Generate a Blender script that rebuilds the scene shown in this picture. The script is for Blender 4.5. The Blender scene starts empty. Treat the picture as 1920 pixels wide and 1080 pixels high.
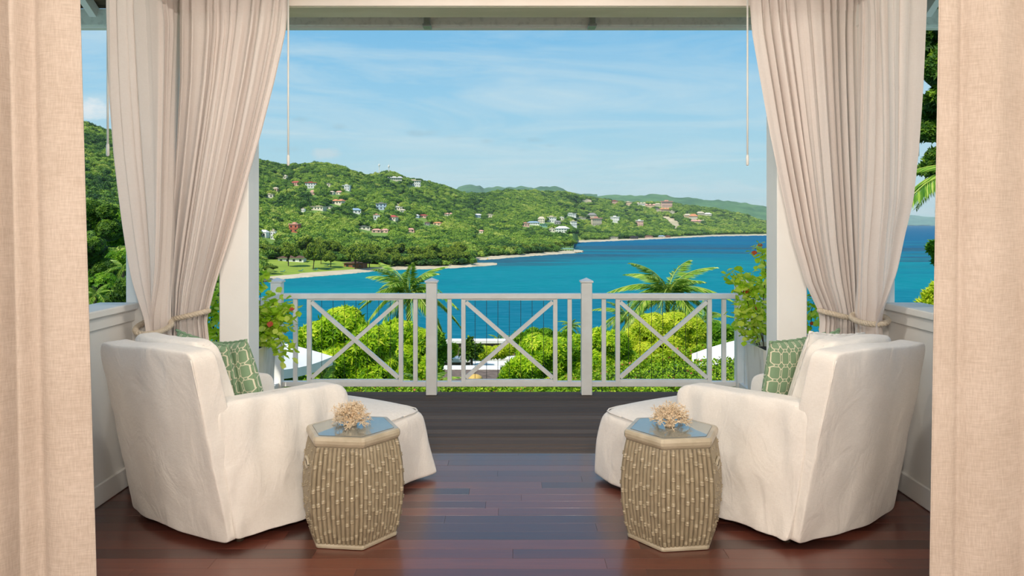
import bpy, bmesh, math, random
import numpy as np
from mathutils import Vector, Matrix, noise as mnoise

PI = math.pi
rng = np.random.default_rng(7)
random.seed(7)
sc = bpy.context.scene
col = sc.collection
F_PX, CX, YH, CAMZ, SEA = 1430.0, 957.0, 418.0, 1.5, -40.0

# ---------------------------------------------------------------- camera, sky, sun, lamps, exposure
cam = bpy.data.cameras.new('camera')
cam.sensor_width = 36.0
cam.lens = F_PX / 1920.0 * 36.0
cam.shift_x = (960 - CX) / 1920.0
cam.shift_y = -(540 - YH) / 1920.0
cam.clip_start = 0.05
cam.clip_end = 60000
co = bpy.data.objects.new('camera', cam)
co.location = (0, 0, CAMZ)
co.rotation_euler = (PI / 2, 0, 0)
col.objects.link(co)
sc.camera = co
sc.view_settings.view_transform = 'Standard'
sc.view_settings.look = 'None'
sc.view_settings.gamma = 1.0
sc.view_settings.use_curve_mapping = False
sc.view_settings.exposure = 0.0
sc.cycles.max_bounces = 8
sc.cycles.diffuse_bounces = 3
sc.cycles.transparent_max_bounces = 12
sc.cycles.use_denoising = True
sc.cycles.sample_clamp_indirect = 6


def lin(r, g, b):
    f = lambda c: ((c / 255) / 12.92) if c / 255 <= .04045 else (((c / 255) + .055) / 1.055) ** 2.4
    return (f(r), f(g), f(b), 1.0)


class NT:
    """small node-tree helper"""
    def __init__(s, tree):
        s.t = tree; s.n = tree.nodes; s.l = tree.links
    def add(s, typ, **kw):
        nd = s.n.new(typ)
        for k, v in kw.items():
            if k.startswith('i_'):
                nd.inputs[k[2:].replace('_', ' ')].default_value = v
            else:
                setattr(nd, k, v)
        return nd
    def link(s, a, b):
        s.l.new(a, b)
    def math(s, op, a, b=None, c=None, clamp=False):
        nd = s.n.new('ShaderNodeMath'); nd.operation = op; nd.use_clamp = clamp
        for i, v in enumerate((a, b, c)):
            if v is None: continue
            if isinstance(v, (int, float)): nd.inputs[i].default_value = v
            else: s.l.new(v, nd.inputs[i])
        return nd.outputs[0]
    def mix(s, fac, a, b):
        nd = s.n.new('ShaderNodeMix'); nd.data_type = 'RGBA'
        for i, v in ((0, fac), (6, a), (7, b)):
            if isinstance(v, (int, float, tuple)): nd.inputs[i].default_value = v
            else: s.l.new(v, nd.inputs[i])
        return nd.outputs[2]
    def ramp(s, fac, stops, interp='LINEAR'):
        nd = s.n.new('ShaderNodeValToRGB'); cr = nd.color_ramp; cr.interpolation = interp
        while len(cr.elements) < len(stops): cr.elements.new(.5)
        for e, (p, c) in zip(cr.elements, stops):
            e.position = p; e.color = c
        s.l.new(fac, nd.inputs[0])
        return nd.outputs[0]
    def noise(s, vec, scale, detail=3, rough=.5, dist=0):
        nd = s.n.new('ShaderNodeTexNoise')
        nd.inputs['Scale'].default_value = scale; nd.inputs['Detail'].default_value = detail
        nd.inputs['Roughness'].default_value = rough; nd.inputs['Distortion'].default_value = dist
        if vec is not None: s.l.new(vec, nd.inputs['Vector'])
        return nd.outputs[0]
    def mapping(s, vec, scale=(1, 1, 1), loc=(0, 0, 0), rot=(0, 0, 0)):
        nd = s.n.new('ShaderNodeMapping')
        nd.inputs['Scale'].default_value = scale; nd.inputs['Location'].default_value = loc
        nd.inputs['Rotation'].default_value = rot
        s.l.new(vec, nd.inputs['Vector'])
        return nd.outputs[0]


# sky
w = bpy.data.worlds.new('sky'); sc.world = w; w.use_nodes = True
N = NT(w.node_tree); N.n.clear()
tc = N.add('ShaderNodeTexCoord')
sep = N.add('ShaderNodeSeparateXYZ'); N.link(tc.outputs['Generated'], sep.inputs[0])
dx, dy, dz = sep.outputs
base = N.ramp(N.math('MAXIMUM', dz, 0.0), [
    (0.0, lin(186, 221, 227)), (0.07, lin(174, 217, 231)), (0.16, lin(150, 205, 234)),
    (0.26, lin(116, 186, 230)), (0.5, lin(84, 156, 215)), (1.0, lin(58, 122, 192))])
# high thin cirrus, projected on a flat layer far above
inv = N.math('DIVIDE', 1.0, N.math('ADD', N.math('MAXIMUM', dz, 0.0), 0.09))
cx_ = N.math('MULTIPLY', dx, inv); cy_ = N.math('MULTIPLY', dy, inv)
cmb = N.add('ShaderNodeCombineXYZ'); N.link(cx_, cmb.inputs[0]); N.link(cy_, cmb.inputs[1])
cir = N.noise(N.mapping(cmb.outputs[0], (.55, .9, 1), (3.1, 1.3, 0), (0, 0, .5)), 1.1, 7, .62, 1.4)
cirm = N.ramp(cir, [(0.40, (0, 0, 0, 1)), (0.78, (1, 1, 1, 1))])
c1 = N.mix(N.math('MULTIPLY', cirm, .8), base, lin(208, 228, 234))
# small puffs of cumulus low over the hills
vx = N.math('DIVIDE', dx, N.math('MAXIMUM', dy, .05)); vz = N.math('DIVIDE', dz, N.math('MAXIMUM', dy, .05))
cm2 = N.add('ShaderNodeCombineXYZ'); N.link(vx, cm2.inputs[0]); N.link(vz, cm2.inputs[1])
wn = N.math('SUBTRACT', N.noise(N.mapping(cm2.outputs[0], (1, 1.8, 1)), 26, 6, .62), .5)
cur = c1
for (px, py, rx, ry, kk, cc) in [(175, 205, 42, 20, .95, (226, 236, 240)), (612, 288, 30, 13, .62, (205, 221, 226)),
                                 (782, 249, 45, 8, .55, (160, 196, 212)), (632, 238, 18, 6, .45, (160, 196, 212)),
                                 (563, 224, 18, 6, .42, (160, 196, 212)), (545, 280, 30, 8, .42, (165, 198, 212)),
                                 (912, 265, 14, 5, .4, (160, 196, 212)), (1002, 263, 18, 6, .45, (158, 194, 210)),
                                 (1030, 273, 14, 4, .4, (158, 194, 210)), (850, 258, 22, 6, .35, (165, 198, 212)),
                                 (1222, 316, 18, 4, .25, (165, 200, 214)), (980, 282, 14, 4, .3, (160, 196, 212))]:
    u0 = (px - CX) / F_PX; v0 = (YH - py) / F_PX
    a = N.math('DIVIDE', N.math('SUBTRACT', vx, u0), rx / F_PX)
    b = N.math('DIVIDE', N.math('SUBTRACT', vz, v0), ry / F_PX)
    r2 = N.math('ADD', N.math('MULTIPLY', a, a), N.math('MULTIPLY', b, b))
    m = N.math('SUBTRACT', 1.0, r2)
    m = N.math('ADD', m, N.math('MULTIPLY', wn, 4.5))
    m = N.math('MULTIPLY', m, .8, clamp=True)
    m = N.math('MULTIPLY', m, N.math('SUBTRACT', 1.6, N.math('MULTIPLY', r2, .45), clamp=True))
    cur = N.mix(N.math('MULTIPLY', m, kk), cur, lin(*cc))
gnd = N.math('GREATER_THAN', dz, -0.002)
cur = N.mix(gnd, lin(150, 185, 190), cur)
bg = N.add('ShaderNodeBackground'); N.link(cur, bg.inputs[0]); bg.inputs[1].default_value = 1.0
wo = N.add('ShaderNodeOutputWorld'); N.link(bg.outputs[0], wo.inputs[0])

# sun: high, behind the house and a little to the right
sun = bpy.data.lights.new('sun', 'SUN'); sun.energy = 4.6; sun.angle = .009; sun.color = (1.0, .95, .84)
so = bpy.data.objects.new('sun', sun); col.objects.link(so)
so.rotation_euler = Vector((.40, .52, -.82)).to_track_quat('-Z', 'Y').to_euler()

# the room's lamps: ceiling panels in the sitting room behind the camera
for (x, y, z, sx, P, tx, ty, tz) in [(-.5, -1.4, 2.70, .6, 84, 0, 4.3, .8), (.5, -1.4, 2.70, .6, 84, 0, 4.3, .8),
                                     (-.55, 2.95, 3.03, .3, 25, -1.1, 4.6, 1.2), (.55, 2.95, 3.03, .3, 28, 1.2, 4.6, 1.2)]:
    L = bpy.data.lights.new('lamp_light', 'AREA'); L.shape = 'RECTANGLE'; L.size = sx; L.size_y = sx
    L.energy = P; L.color = (1.0, .92, .83)
    lo = bpy.data.objects.new('lamp_light', L); lo.location = (x, y, z)
    lo.rotation_euler = Vector((tx - x, ty - y, tz - z)).to_track_quat('-Z', 'Y').to_euler()
    col.objects.link(lo)


# ---------------------------------------------------------------- helpers
def W(px, py, Y):
    return Vector(((px - CX) * Y / F_PX, Y, CAMZ - (py - YH) * Y / F_PX))


def material(name, c, rough=.6, c2=None, nscale=6, bump=0., bscale=40, spec=.5, coat=0., metal=0., stretch=(1, 1, 1),
             lo=.35, hi=.65, detail=4, coord='Object', sheen=0.):
    m = bpy.data.materials.new(name); m.use_nodes = True
    n = NT(m.node_tree); b = n.n['Principled BSDF']
    b.inputs['Roughness'].default_value = rough
    b.inputs['Specular IOR Level'].default_value = spec
    b.inputs['Coat Weight'].default_value = coat
    b.inputs['Metallic'].default_value = metal
    b.inputs['Sheen Weight'].default_value = sheen
    t = n.add('ShaderNodeTexCoord'); v = n.mapping(t.outputs[coord], stretch)
    nz = n.noise(v, nscale, detail)
    c2 = c2 or tuple(x * .88 for x in c[:3]) + (1,)
    n.link(n.ramp(nz, [(lo, c), (hi, c2)]), b.inputs['Base Color'])
    if bump:
        bp = n.add('ShaderNodeBump'); bp.inputs['Strength'].default_value = bump; bp.inputs['Distance'].default_value = .01
        n.link(n.noise(v, bscale, 4), bp.inputs['Height']); n.link(bp.outputs[0], b.inputs['Normal'])
    m['b'] = 1
    return m


def foliage_mat(name, stops, trans=.35, inst=False, rough=.55):
    m = bpy.data.materials.new(name); m.use_nodes = True
    n = NT(m.node_tree); b = n.n['Principled BSDF']; b.inputs['Roughness'].default_value = rough
    b.inputs['Specular IOR Level'].default_value = .25
    a = n.add('ShaderNodeAttribute', attribute_name='lv')
    f = a.outputs['Fac']
    if inst:
        t = n.add('ShaderNodeAttribute', attribute_name='tint', attribute_type='INSTANCER')
        f = n.math('ADD', n.math('MULTIPLY', f, .35), n.math('MULTIPLY', t.outputs['Fac'], .65))
    c = n.ramp(f, stops)
    n.link(c, b.inputs['Base Color'])
    tr = n.add('ShaderNodeBsdfTranslucent'); n.link(c, tr.inputs[0])
    mx = n.add('ShaderNodeMixShader'); mx.inputs[0].default_value = trans
    n.link(b.outputs[0], mx.inputs[1]); n.link(tr.outputs[0], mx.inputs[2])
    n.link(mx.outputs[0], n.n['Material Output'].inputs[0])
    return m


def mesh_data(name, V, F, mat=None, smooth=False, lv=None, uv=None):
    me = bpy.data.meshes.new(name)
    V = np.asarray(V, dtype=float)
    me.from_pydata(V.tolist(), [], F.tolist() if hasattr(F, 'tolist') else F)
    if lv is not None:
        at = me.attributes.new('lv', 'FLOAT', 'POINT'); at.data.foreach_set('value', np.asarray(lv, dtype=np.float32))
    if uv is not None:
        u = me.uv_layers.new(name='UVMap')
        vi = np.zeros(len(me.loops), dtype=np.int32); me.loops.foreach_get('vertex_index', vi)
        u.data.foreach_set('uv', np.asarray(uv, dtype=np.float32)[vi].ravel())
    if smooth: me.polygons.foreach_set('use_smooth', [True] * len(me.polygons))
    if mat: me.materials.append(mat)
    me.update()
    return me


def obj(name, me, parent=None, loc=(0, 0, 0), rot=(0, 0, 0), scale=(1, 1, 1)):
    o = bpy.data.objects.new(name, me); col.objects.link(o)
    o.location = loc; o.rotation_euler = rot; o.scale = scale
    if parent: o.parent = parent
    return o


def tag(o, label=None, cat=None, group=None, kind=None):
    if label: o['label'] = label
    if cat: o['category'] = cat
    if group: o['group'] = group
    if kind: o['kind'] = kind
    return o


def thing(name, label, cat, loc=(0, 0, 0), rz=0, group=None):
    return tag(obj(name, None, None, loc, (0, 0, rz)), label, cat, group)


class MB:
    def __init__(s): s.v = []; s.f = []; s.n = 0
    def add(s, V, F):
        V = np.asarray(V, dtype=float).reshape(-1, 3)
        s.v.append(V); s.f += [tuple(int(i) + s.n for i in f) for f in F]; s.n += len(V)
        return s
    def box(s, a, b):
        x0, y0, z0 = a; x1, y1, z1 = b
        return s.add([(x0, y0, z0), (x1, y0, z0), (x1, y1, z0), (x0, y1, z0), (x0, y0, z1), (x1, y0, z1), (x1, y1, z1), (x0, y1, z1)],
                     [(3, 2, 1, 0), (4, 5, 6, 7), (0, 1, 5, 4), (1, 2, 6, 5), (2, 3, 7, 6), (3, 0, 4, 7)])
    def cbox(s, a, b, c=.004):
        """box with chamfered edges"""
        x0, y0, z0 = a; x1, y1, z1 = b; V = []; idx = {}
        cs = ((x0, x1), (y0, y1), (z0, z1))
        for i in (0, 1):
            for j in (0, 1):
                for k in (0, 1):
                    for ax in range(3):
                        p = [cs[0][i], cs[1][j], cs[2][k]]
                        for o in range(3):
                            if o != ax: p[o] += c * (1 if (i, j, k)[o] == 0 else -1)
                        idx[(i, j, k, ax)] = len(V); V.append(p)
        F = []
        for ax in range(3):
            o1, o2 = [(1, 2), (2, 0), (0, 1)][ax]
            for sd in (0, 1):
                q = []
                for (a1, a2) in ((0, 0), (1, 0), (1, 1), (0, 1)):
                    k = [0, 0, 0]; k[ax] = sd; k[o1] = a1; k[o2] = a2
                    q.append(idx[(*k, ax)])
                F.append(q if sd else q[::-1])
        for ax in range(3):
            o1, o2 = [(1, 2), (2, 0), (0, 1)][ax]
            for a1 in (0, 1):
                for a2 in (0, 1):
                    def g(t, axx):
                        k = [0, 0, 0]; k[ax] = t; k[o1] = a1; k[o2] = a2
                        return idx[(*k, axx)]
                    q = [g(0, o1), g(1, o1), g(1, o2), g(0, o2)]
                    F.append(q if (a1 + a2) % 2 == 1 else q[::-1])
        for i in (0, 1):
            for j in (0, 1):
                for k in (0, 1):
                    F.append([idx[(i, j, k, 0)], idx[(i, j, k, 1)], idx[(i, j, k, 2)]])
        return s.add(V, F)
    def bar(s, p, q, w, h=None, up=(0, 0, 1)):
        p, q = Vector(p), Vector(q); d = (q - p).normalized(); h = h or w
        u = Vector(up); sd = d.cross(u).normalized(); u = sd.cross(d)
        V = [c + sd * a * w / 2 + u * b * h / 2 for c in (p, q) for (a, b) in ((-1, -1), (1, -1), (1, 1), (-1, 1))]
        return s.add(V, [(0, 1, 2, 3), (7, 6, 5, 4), (0, 4, 5, 1), (1, 5, 6, 2), (2, 6, 7, 3), (3, 7, 4, 0)])
    def tube(s, pts, r, n=8, cap=True):
        pts = [Vector(p) for p in pts]
        rs = r if hasattr(r, '__len__') else [r] * len(pts)
        V = []; ref = Vector((0.13, .31, .94))
        for i, p in enumerate(pts):
            d = (pts[min(i + 1, len(pts) - 1)] - pts[max(i - 1, 0)]).normalized()
            a = d.cross(ref)
            if a.length < .05: a = d.cross(Vector((1, 0, 0)))
            a.normalize(); b = d.cross(a)
            for k in range(n):
                t = 2 * PI * k / n
                V.append(p + (a * math.cos(t) + b * math.sin(t)) * rs[i])
        F = [(i * n + k, i * n + (k + 1) % n, (i + 1) * n + (k + 1) % n, (i + 1) * n + k) for i in range(len(pts) - 1) for k in range(n)]
        if cap:
            F += [tuple(range(n))[::-1], tuple(range((len(pts) - 1) * n, len(pts) * n))]
        return s.add(V, F)
    def lathe(s, prof, n=16, c=(0, 0, 0)):
        V = [(c[0] + r * math.cos(2 * PI * k / n), c[1] + r * math.sin(2 * PI * k / n), c[2] + z) for (r, z) in prof for k in range(n)]
        F = [(i * n + k, i * n + (k + 1) % n, (i + 1) * n + (k + 1) % n, (i + 1) * n + k) for i in range(len(prof) - 1) for k in range(n)]
        F += [tuple(range(n))[::-1], tuple(range((len(prof) - 1) * n, len(prof) * n))]
        return s.add(V, F)
    def build(s, name, mat, parent=None, smooth=False, off=None):
        V = np.concatenate(s.v)
        if off is None and parent is not None: off = parent.location
        if off is not None: V = V - np.array(off)
        return obj(name, mesh_data(name, V, s.f, mat, smooth), parent)


def struct(o): o['kind'] = 'structure'; return o


def rbox(corners, k=9., n=16, disp=None, kb=None):
    """rounded, subdivided hexahedron. corners[(i,j,k)] -> Vector; k = superquadric exponent"""
    lat = [math.sin(PI / 2 * (2 * i / n - 1)) for i in range(n + 1)]
    idx = {}; V = []; Q = []
    for i in range(n + 1):
        for j in range(n + 1):
            for m in range(n + 1):
                if 0 < i < n and 0 < j < n and 0 < m < n: continue
                p = (lat[i], lat[j], lat[m])
                ke = k if kb is None else math.exp(math.log(kb) + (math.log(k) - math.log(kb)) * (p[2] + 1) / 2)
                s = (abs(p[0]) ** ke + abs(p[1]) ** ke + abs(p[2]) ** ke) ** (1 / ke)
                q = [c / s for c in p]
                idx[(i, j, m)] = len(V); Q.append(q)
                x, y, z = [(c + 1) / 2 for c in q]
                P = Vector((0, 0, 0))
                for a in (0, 1):
                    for b in (0, 1):
                        for c in (0, 1):
                            P += Vector(corners[(a, b, c)]) * ((x if a else 1 - x) * (y if b else 1 - y) * (z if c else 1 - z))
                V.append(P)
    F = []
    for a in range(n):
        for b in range(n):
            for (e, fl) in ((0, 0), (n, 1)):
                q = [idx[(e, a, b)], idx[(e, a + 1, b)], idx[(e, a + 1, b + 1)], idx[(e, a, b + 1)]]; F.append(q if fl else q[::-1])
                q = [idx[(a, e, b)], idx[(a, e, b + 1)], idx[(a + 1, e, b + 1)], idx[(a + 1, e, b)]]; F.append(q if fl else q[::-1])
                q = [idx[(a, b, e)], idx[(a + 1, b, e)], idx[(a + 1, b + 1, e)], idx[(a, b + 1, e)]]; F.append(q if fl else q[::-1])
    if disp:
        V = [disp(Vector(q), p) for q, p in zip(Q, V)]
    return V, F


# ---------------------------------------------------------------- materials
M = {}
M['white_paint'] = material('white_paint', lin(252, 249, 243), .45, lin(248, 244, 237), 3, .05, 60)
M['cream_paint'] = material('cream_paint', lin(250, 240, 228), .5, lin(246, 234, 220), 3, .05, 60)
M['rail_paint'] = material('rail_paint', lin(246, 243, 236), .4, lin(238, 234, 226), 9, .06, 90)
M['beam_paint'] = material('beam_paint', lin(240, 238, 214), .6, lin(224, 222, 194), 5, .1, 60, stretch=(.4, 1, 1))
M['fascia'] = material('fascia', lin(246, 246, 236), .6, lin(206, 206, 196), 26, .1, 60, lo=.5, hi=.9)
M['ceiling'] = material('ceiling', lin(236, 230, 220), .6, None, 2)
M['soffit'] = material('soffit', lin(112, 92, 70), .8, lin(70, 58, 46), 5, .2, 30, stretch=(1, 6, 1))
M['gap'] = material('gap', lin(26, 16, 12), .9)
M['soil'] = material('soil', lin(70, 50, 36), .95, lin(44, 32, 24), 20, .6, 40)
M['trunk'] = material('trunk', lin(122, 108, 88), .9, lin(84, 72, 58), 8, .5, 20)
M['dark_trunk'] = material('dark_trunk', lin(74, 60, 44), .9, lin(50, 40, 30), 8, .5, 20)
M['wire'] = material('wire', lin(52, 52, 50), .4, metal=.6)
M['rope'] = material('rope', lin(232, 216, 194), .9, lin(214, 196, 172), 90, .5, 300)
M['coral'] = material('coral', lin(236, 206, 166), .8, lin(244, 226, 198), 30, .3, 200)
M['planter_wood'] = material('planter_wood', lin(244, 236, 220), .7, lin(206, 192, 168), 7, .3, 50, stretch=(3, 3, .5), lo=.5, hi=.8)
M['sand'] = material('sand', lin(206, 192, 164), .95, lin(186, 170, 140), .06)
M['lawn'] = material('lawn', lin(150, 168, 52), .95, lin(120, 148, 44), .05, stretch=(1, 3, 1))
M['garden_ground'] = material('garden_ground', lin(96, 112, 38), .95, lin(70, 84, 32), 1.2, .5, 8)
M['clearing'] = material('clearing', lin(206, 188, 156), .95, lin(158, 150, 104), .03)
M['stone_wall'] = material('stone_wall', lin(122, 104, 92), .9, lin(88, 74, 66), 3, .5, 12)
M['white_cap'] = material('white_cap', lin(240, 236, 228), .6)
M['canvas'] = material('canvas', lin(240, 238, 232), .8, lin(230, 228, 222), 3)
M['rock'] = material('rock', lin(150, 132, 104), .9, lin(100, 86, 66), .4, .4, 2)
M['steel'] = material('steel', lin(200, 200, 202), .35, metal=.7)
M['glass_dark'] = material('glass_dark', lin(48, 54, 60), .15)


def fabric(name, c, c2, bump=.25, trans=0., sc_=420, stretch=(1, 1, 1), wave=0.):
    m = bpy.data.materials.new(name); m.use_nodes = True
    n = NT(m.node_tree); b = n.n['Principled BSDF']
    b.inputs['Roughness'].default_value = .95; b.inputs['Specular IOR Level'].default_value = .15
    b.inputs['Sheen Weight'].default_value = .15
    t = n.add('ShaderNodeTexCoord'); v = t.outputs['Object']
    a = n.noise(n.mapping(v, (1, 1, .12)), sc_, 2); h = n.noise(n.mapping(v, (.10, .10, 1.3)), sc_, 2)
    big = n.noise(v, 3, 3)
    f = n.math('ADD', n.math('MULTIPLY', n.math('ADD', a, h), .35), n.math('MULTIPLY', big, .3))
    c_ = n.ramp(f, [(.38, c), (.62, c2)])
    n.link(c_, b.inputs['Base Color'])
    bp = n.add('ShaderNodeBump'); bp.inputs['Strength'].default_value = bump; bp.inputs['Distance'].default_value = .002
    n.link(n.math('ADD', a, h), bp.inputs['Height'])
    if wave:
        b2 = n.add('ShaderNodeBump'); b2.inputs['Strength'].default_value = wave; b2.inputs['Distance'].default_value = .03
        n.link(n.noise(n.mapping(v, (1, 1, .55), rot=(.3, .2, .4)), 6.5, 3, .5, 1.2), b2.inputs['Height']); n.link(b2.outputs[0], bp.inputs['Normal'])
    n.link(bp.outputs[0], b.inputs['Normal'])
    if trans:
        tr = n.add('ShaderNodeBsdfTranslucent'); n.link(c_, tr.inputs[0])
        mx = n.add('ShaderNodeMixShader'); mx.inputs[0].default_value = trans
        n.link(b.outputs[0], mx.inputs[1]); n.link(tr.outputs[0], mx.inputs[2])
        n.link(mx.outputs[0], n.n['Material Output'].inputs[0])
    return m


M['slipcover'] = fabric('slipcover', lin(248, 242, 234), lin(238, 231, 221), .35, wave=.35)
M['curtain'] = fabric('curtain', lin(250, 238, 230), lin(244, 230, 221), .15, .22)
M['linen'] = fabric('linen', lin(222, 206, 192), lin(200, 182, 166), .4, .12, 240)


def trellis():
    m = bpy.data.materials.new('trellis_fabric'); m.use_nodes = True
    n = NT(m.node_tree); b = n.n['Principled BSDF']; b.inputs['Roughness'].default_value = .9
    b.inputs['Specular IOR Level'].default_value = .15
    t = n.add('ShaderNodeTexCoord'); s = n.add('ShaderNodeSeparateXYZ'); n.link(t.outputs['UV'], s.inputs[0])
    u = n.math('MULTIPLY', s.outputs[0], 8.0); v = n.math('MULTIPLY', s.outputs[1], 5.5)
    # lattice of elongated octagons joined by small lozenges
    def tri(x):   # distance to the nearest integer 0..0.5
        return n.math('ABSOLUTE', n.math('SUBTRACT', n.math('FRACT', n.math('ADD', x, .5)), .5))
    au, av = tri(u), tri(v)
    def line(val, c, wd):
        d = n.math('ABSOLUTE', n.math('SUBTRACT', val, c))
        return n.math('LESS_THAN', d, wd)
    # cell corners cut by diagonals: |u|+k|v| = c around each lattice point
    d1 = line(n.math('ADD', au, n.math('MULTIPLY', av, 1.3)), .34, .05)
    # vertical bars between the lozenges, horizontal ovals
    inside = n.math('GREATER_THAN', n.math('ADD', au, n.math('MULTIPLY', av, 1.3)), .34)
    vert = n.math('MULTIPLY', n.math('LESS_THAN', n.math('ABSOLUTE', n.math('SUBTRACT', au, .10)), .035), inside)
    hor = n.math('MULTIPLY', n.math('LESS_THAN', n.math('ABSOLUTE', n.math('SUBTRACT', av, .09)), .022), inside)
    f = n.math('MAXIMUM', d1, n.math('MAXIMUM', vert, hor))
    wv = n.noise(n.mapping(t.outputs['UV'], (1, 1, 1)), 220, 2)
    g = n.ramp(wv, [(.3, lin(124, 152, 118)), (.7, lin(146, 172, 138))])
    n.link(n.mix(f, g, lin(228, 222, 196)), b.inputs['Base Color'])
    bp = n.add('ShaderNodeBump'); bp.inputs['Strength'].default_value = .2; bp.inputs['Distance'].default_value = .002
    n.link(wv, bp.inputs['Height']); n.link(bp.outputs[0], b.inputs['Normal'])
    return m


M['trellis'] = trellis()


def wood(name, stops, rough, bump, coat, gscale=(1.2, 26, 26), lo_s=.9, rand=.55):
    m = bpy.data.materials.new(name); m.use_nodes = True
    n = NT(m.node_tree); b = n.n['Principled BSDF']
    t = n.add('ShaderNodeTexCoord'); oi = n.add('ShaderNodeObjectInfo')
    off = n.add('ShaderNodeVectorMath', operation='SCALE'); off.inputs[0].default_value = (37, 11, 5)
    n.link(oi.outputs['Random'], off.inputs['Scale'])
    ad = n.add('ShaderNodeVectorMath', operation='ADD'); n.link(t.outputs['Object'], ad.inputs[0]); n.link(off.outputs[0], ad.inputs[1])
    v = n.mapping(ad.outputs[0], gscale)
    g = n.noise(v, 2.2, 6, .65, .6)
    big = n.noise(n.mapping(ad.outputs[0], (.8, 3, 3)), lo_s, 3)
    f = n.math('ADD', n.math('MULTIPLY', g, .55), n.math('ADD', n.math('MULTIPLY', big, .2), n.math('MULTIPLY', oi.outputs['Random'], rand)))
    n.link(n.ramp(f, stops), b.inputs['Base Color'])
    b.inputs['Roughness'].default_value = rough; b.inputs['Coat Weight'].default_value = coat; b.inputs['Coat Roughness'].default_value = .22
    n.link(n.math('ADD', n.math('MULTIPLY', g, .12), rough - .06), b.inputs['Roughness'])
    bp = n.add('ShaderNodeBump'); bp.inputs['Strength'].default_value = bump; bp.inputs['Distance'].default_value = .002
    n.link(g, bp.inputs['Height']); n.link(bp.outputs[0], b.inputs['Normal'])
    return m


M['mahogany'] = wood('mahogany', [(.3, lin(58, 28, 22)), (.55, lin(86, 42, 32)), (.75, lin(106, 54, 40)), (.95, lin(124, 68, 50))], .36, .12, .7)
M['deck_wood'] = wood('deck_wood', [(.3, lin(74, 60, 50)), (.6, lin(104, 86, 72)), (.9, lin(126, 106, 88))], .8, .4, 0., (1, 40, 40), rand=.3)


def ceramic():
    m = bpy.data.materials.new('glazed_ceramic'); m.use_nodes = True
    n = NT(m.node_tree); b = n.n['Principled BSDF']
    b.inputs['Roughness'].default_value = .34; b.inputs['Coat Weight'].default_value = .2
    a = n.add('ShaderNodeAttribute', attribute_name='lv'); t = n.add('ShaderNodeTexCoord')
    nz = n.noise(n.mapping(t.outputs['Object'], (1, 1, .25)), 60, 4)
    f = n.math('ADD', n.math('MULTIPLY', a.outputs['Fac'], .75), n.math('MULTIPLY', nz, .45))
    n.link(n.ramp(f, [(.2, lin(78, 68, 52)), (.5, lin(134, 121, 97)), (.85, lin(180, 166, 138)), (1, lin(206, 193, 166))]), b.inputs['Base Color'])
    return m


M['ceramic'] = ceramic()
M['ceramic_top'] = material('ceramic_top', lin(196, 184, 160), .3, lin(174, 161, 136), 12, .1, 60, coat=.3)
gl = bpy.data.materials.new('clear_glass'); gl.use_nodes = True
n = NT(gl.node_tree); b = n.n['Principled BSDF']; b.inputs['Roughness'].default_value = .02
b.inputs['Transmission Weight'].default_value = .9; b.inputs['Base Color'].default_value = (.92, .97, .95, 1); b.inputs['IOR'].default_value = 1.45
M['glass'] = gl

# foliage palettes
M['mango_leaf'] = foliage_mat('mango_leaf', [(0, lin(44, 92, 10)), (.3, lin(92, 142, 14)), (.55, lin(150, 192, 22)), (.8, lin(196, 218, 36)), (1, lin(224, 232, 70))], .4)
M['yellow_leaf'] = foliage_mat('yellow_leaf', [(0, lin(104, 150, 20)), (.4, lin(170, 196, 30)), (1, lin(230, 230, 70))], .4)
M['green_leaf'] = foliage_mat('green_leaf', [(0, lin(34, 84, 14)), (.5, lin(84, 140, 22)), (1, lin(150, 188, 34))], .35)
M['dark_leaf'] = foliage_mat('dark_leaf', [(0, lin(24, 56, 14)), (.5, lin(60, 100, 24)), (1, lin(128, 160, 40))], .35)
M['hedge_leaf'] = foliage_mat('hedge_leaf', [(0, lin(58, 104, 14)), (.5, lin(120, 160, 22)), (.9, lin(182, 204, 48)), (.96, lin(206, 120, 84)), (1, lin(210, 100, 96))], .3)
M['palm_leaf'] = foliage_mat('palm_leaf', [(0, lin(44, 92, 30)), (.4, lin(96, 148, 44)), (.75, lin(170, 196, 74)), (1, lin(222, 218, 130))], .3, rough=.4)
M['vine_leaf'] = foliage_mat('vine_leaf', [(0, lin(158, 206, 40)), (.5, lin(210, 234, 70)), (1, lin(240, 246, 130))], .5)
M['red_leaf'] = material('red_leaf', lin(186, 74, 40), .6)
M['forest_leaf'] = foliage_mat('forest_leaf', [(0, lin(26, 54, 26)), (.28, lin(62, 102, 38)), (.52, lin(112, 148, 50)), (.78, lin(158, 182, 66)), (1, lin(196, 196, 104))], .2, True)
M['park_leaf'] = foliage_mat('park_leaf', [(0, lin(36, 60, 18)), (.5, lin(96, 124, 32)), (1, lin(162, 176, 56))], .25)
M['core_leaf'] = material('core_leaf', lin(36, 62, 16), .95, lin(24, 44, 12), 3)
M['hill_ground'] = material('hill_ground', lin(92, 128, 44), .95, lin(120, 146, 60), .012)


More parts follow.
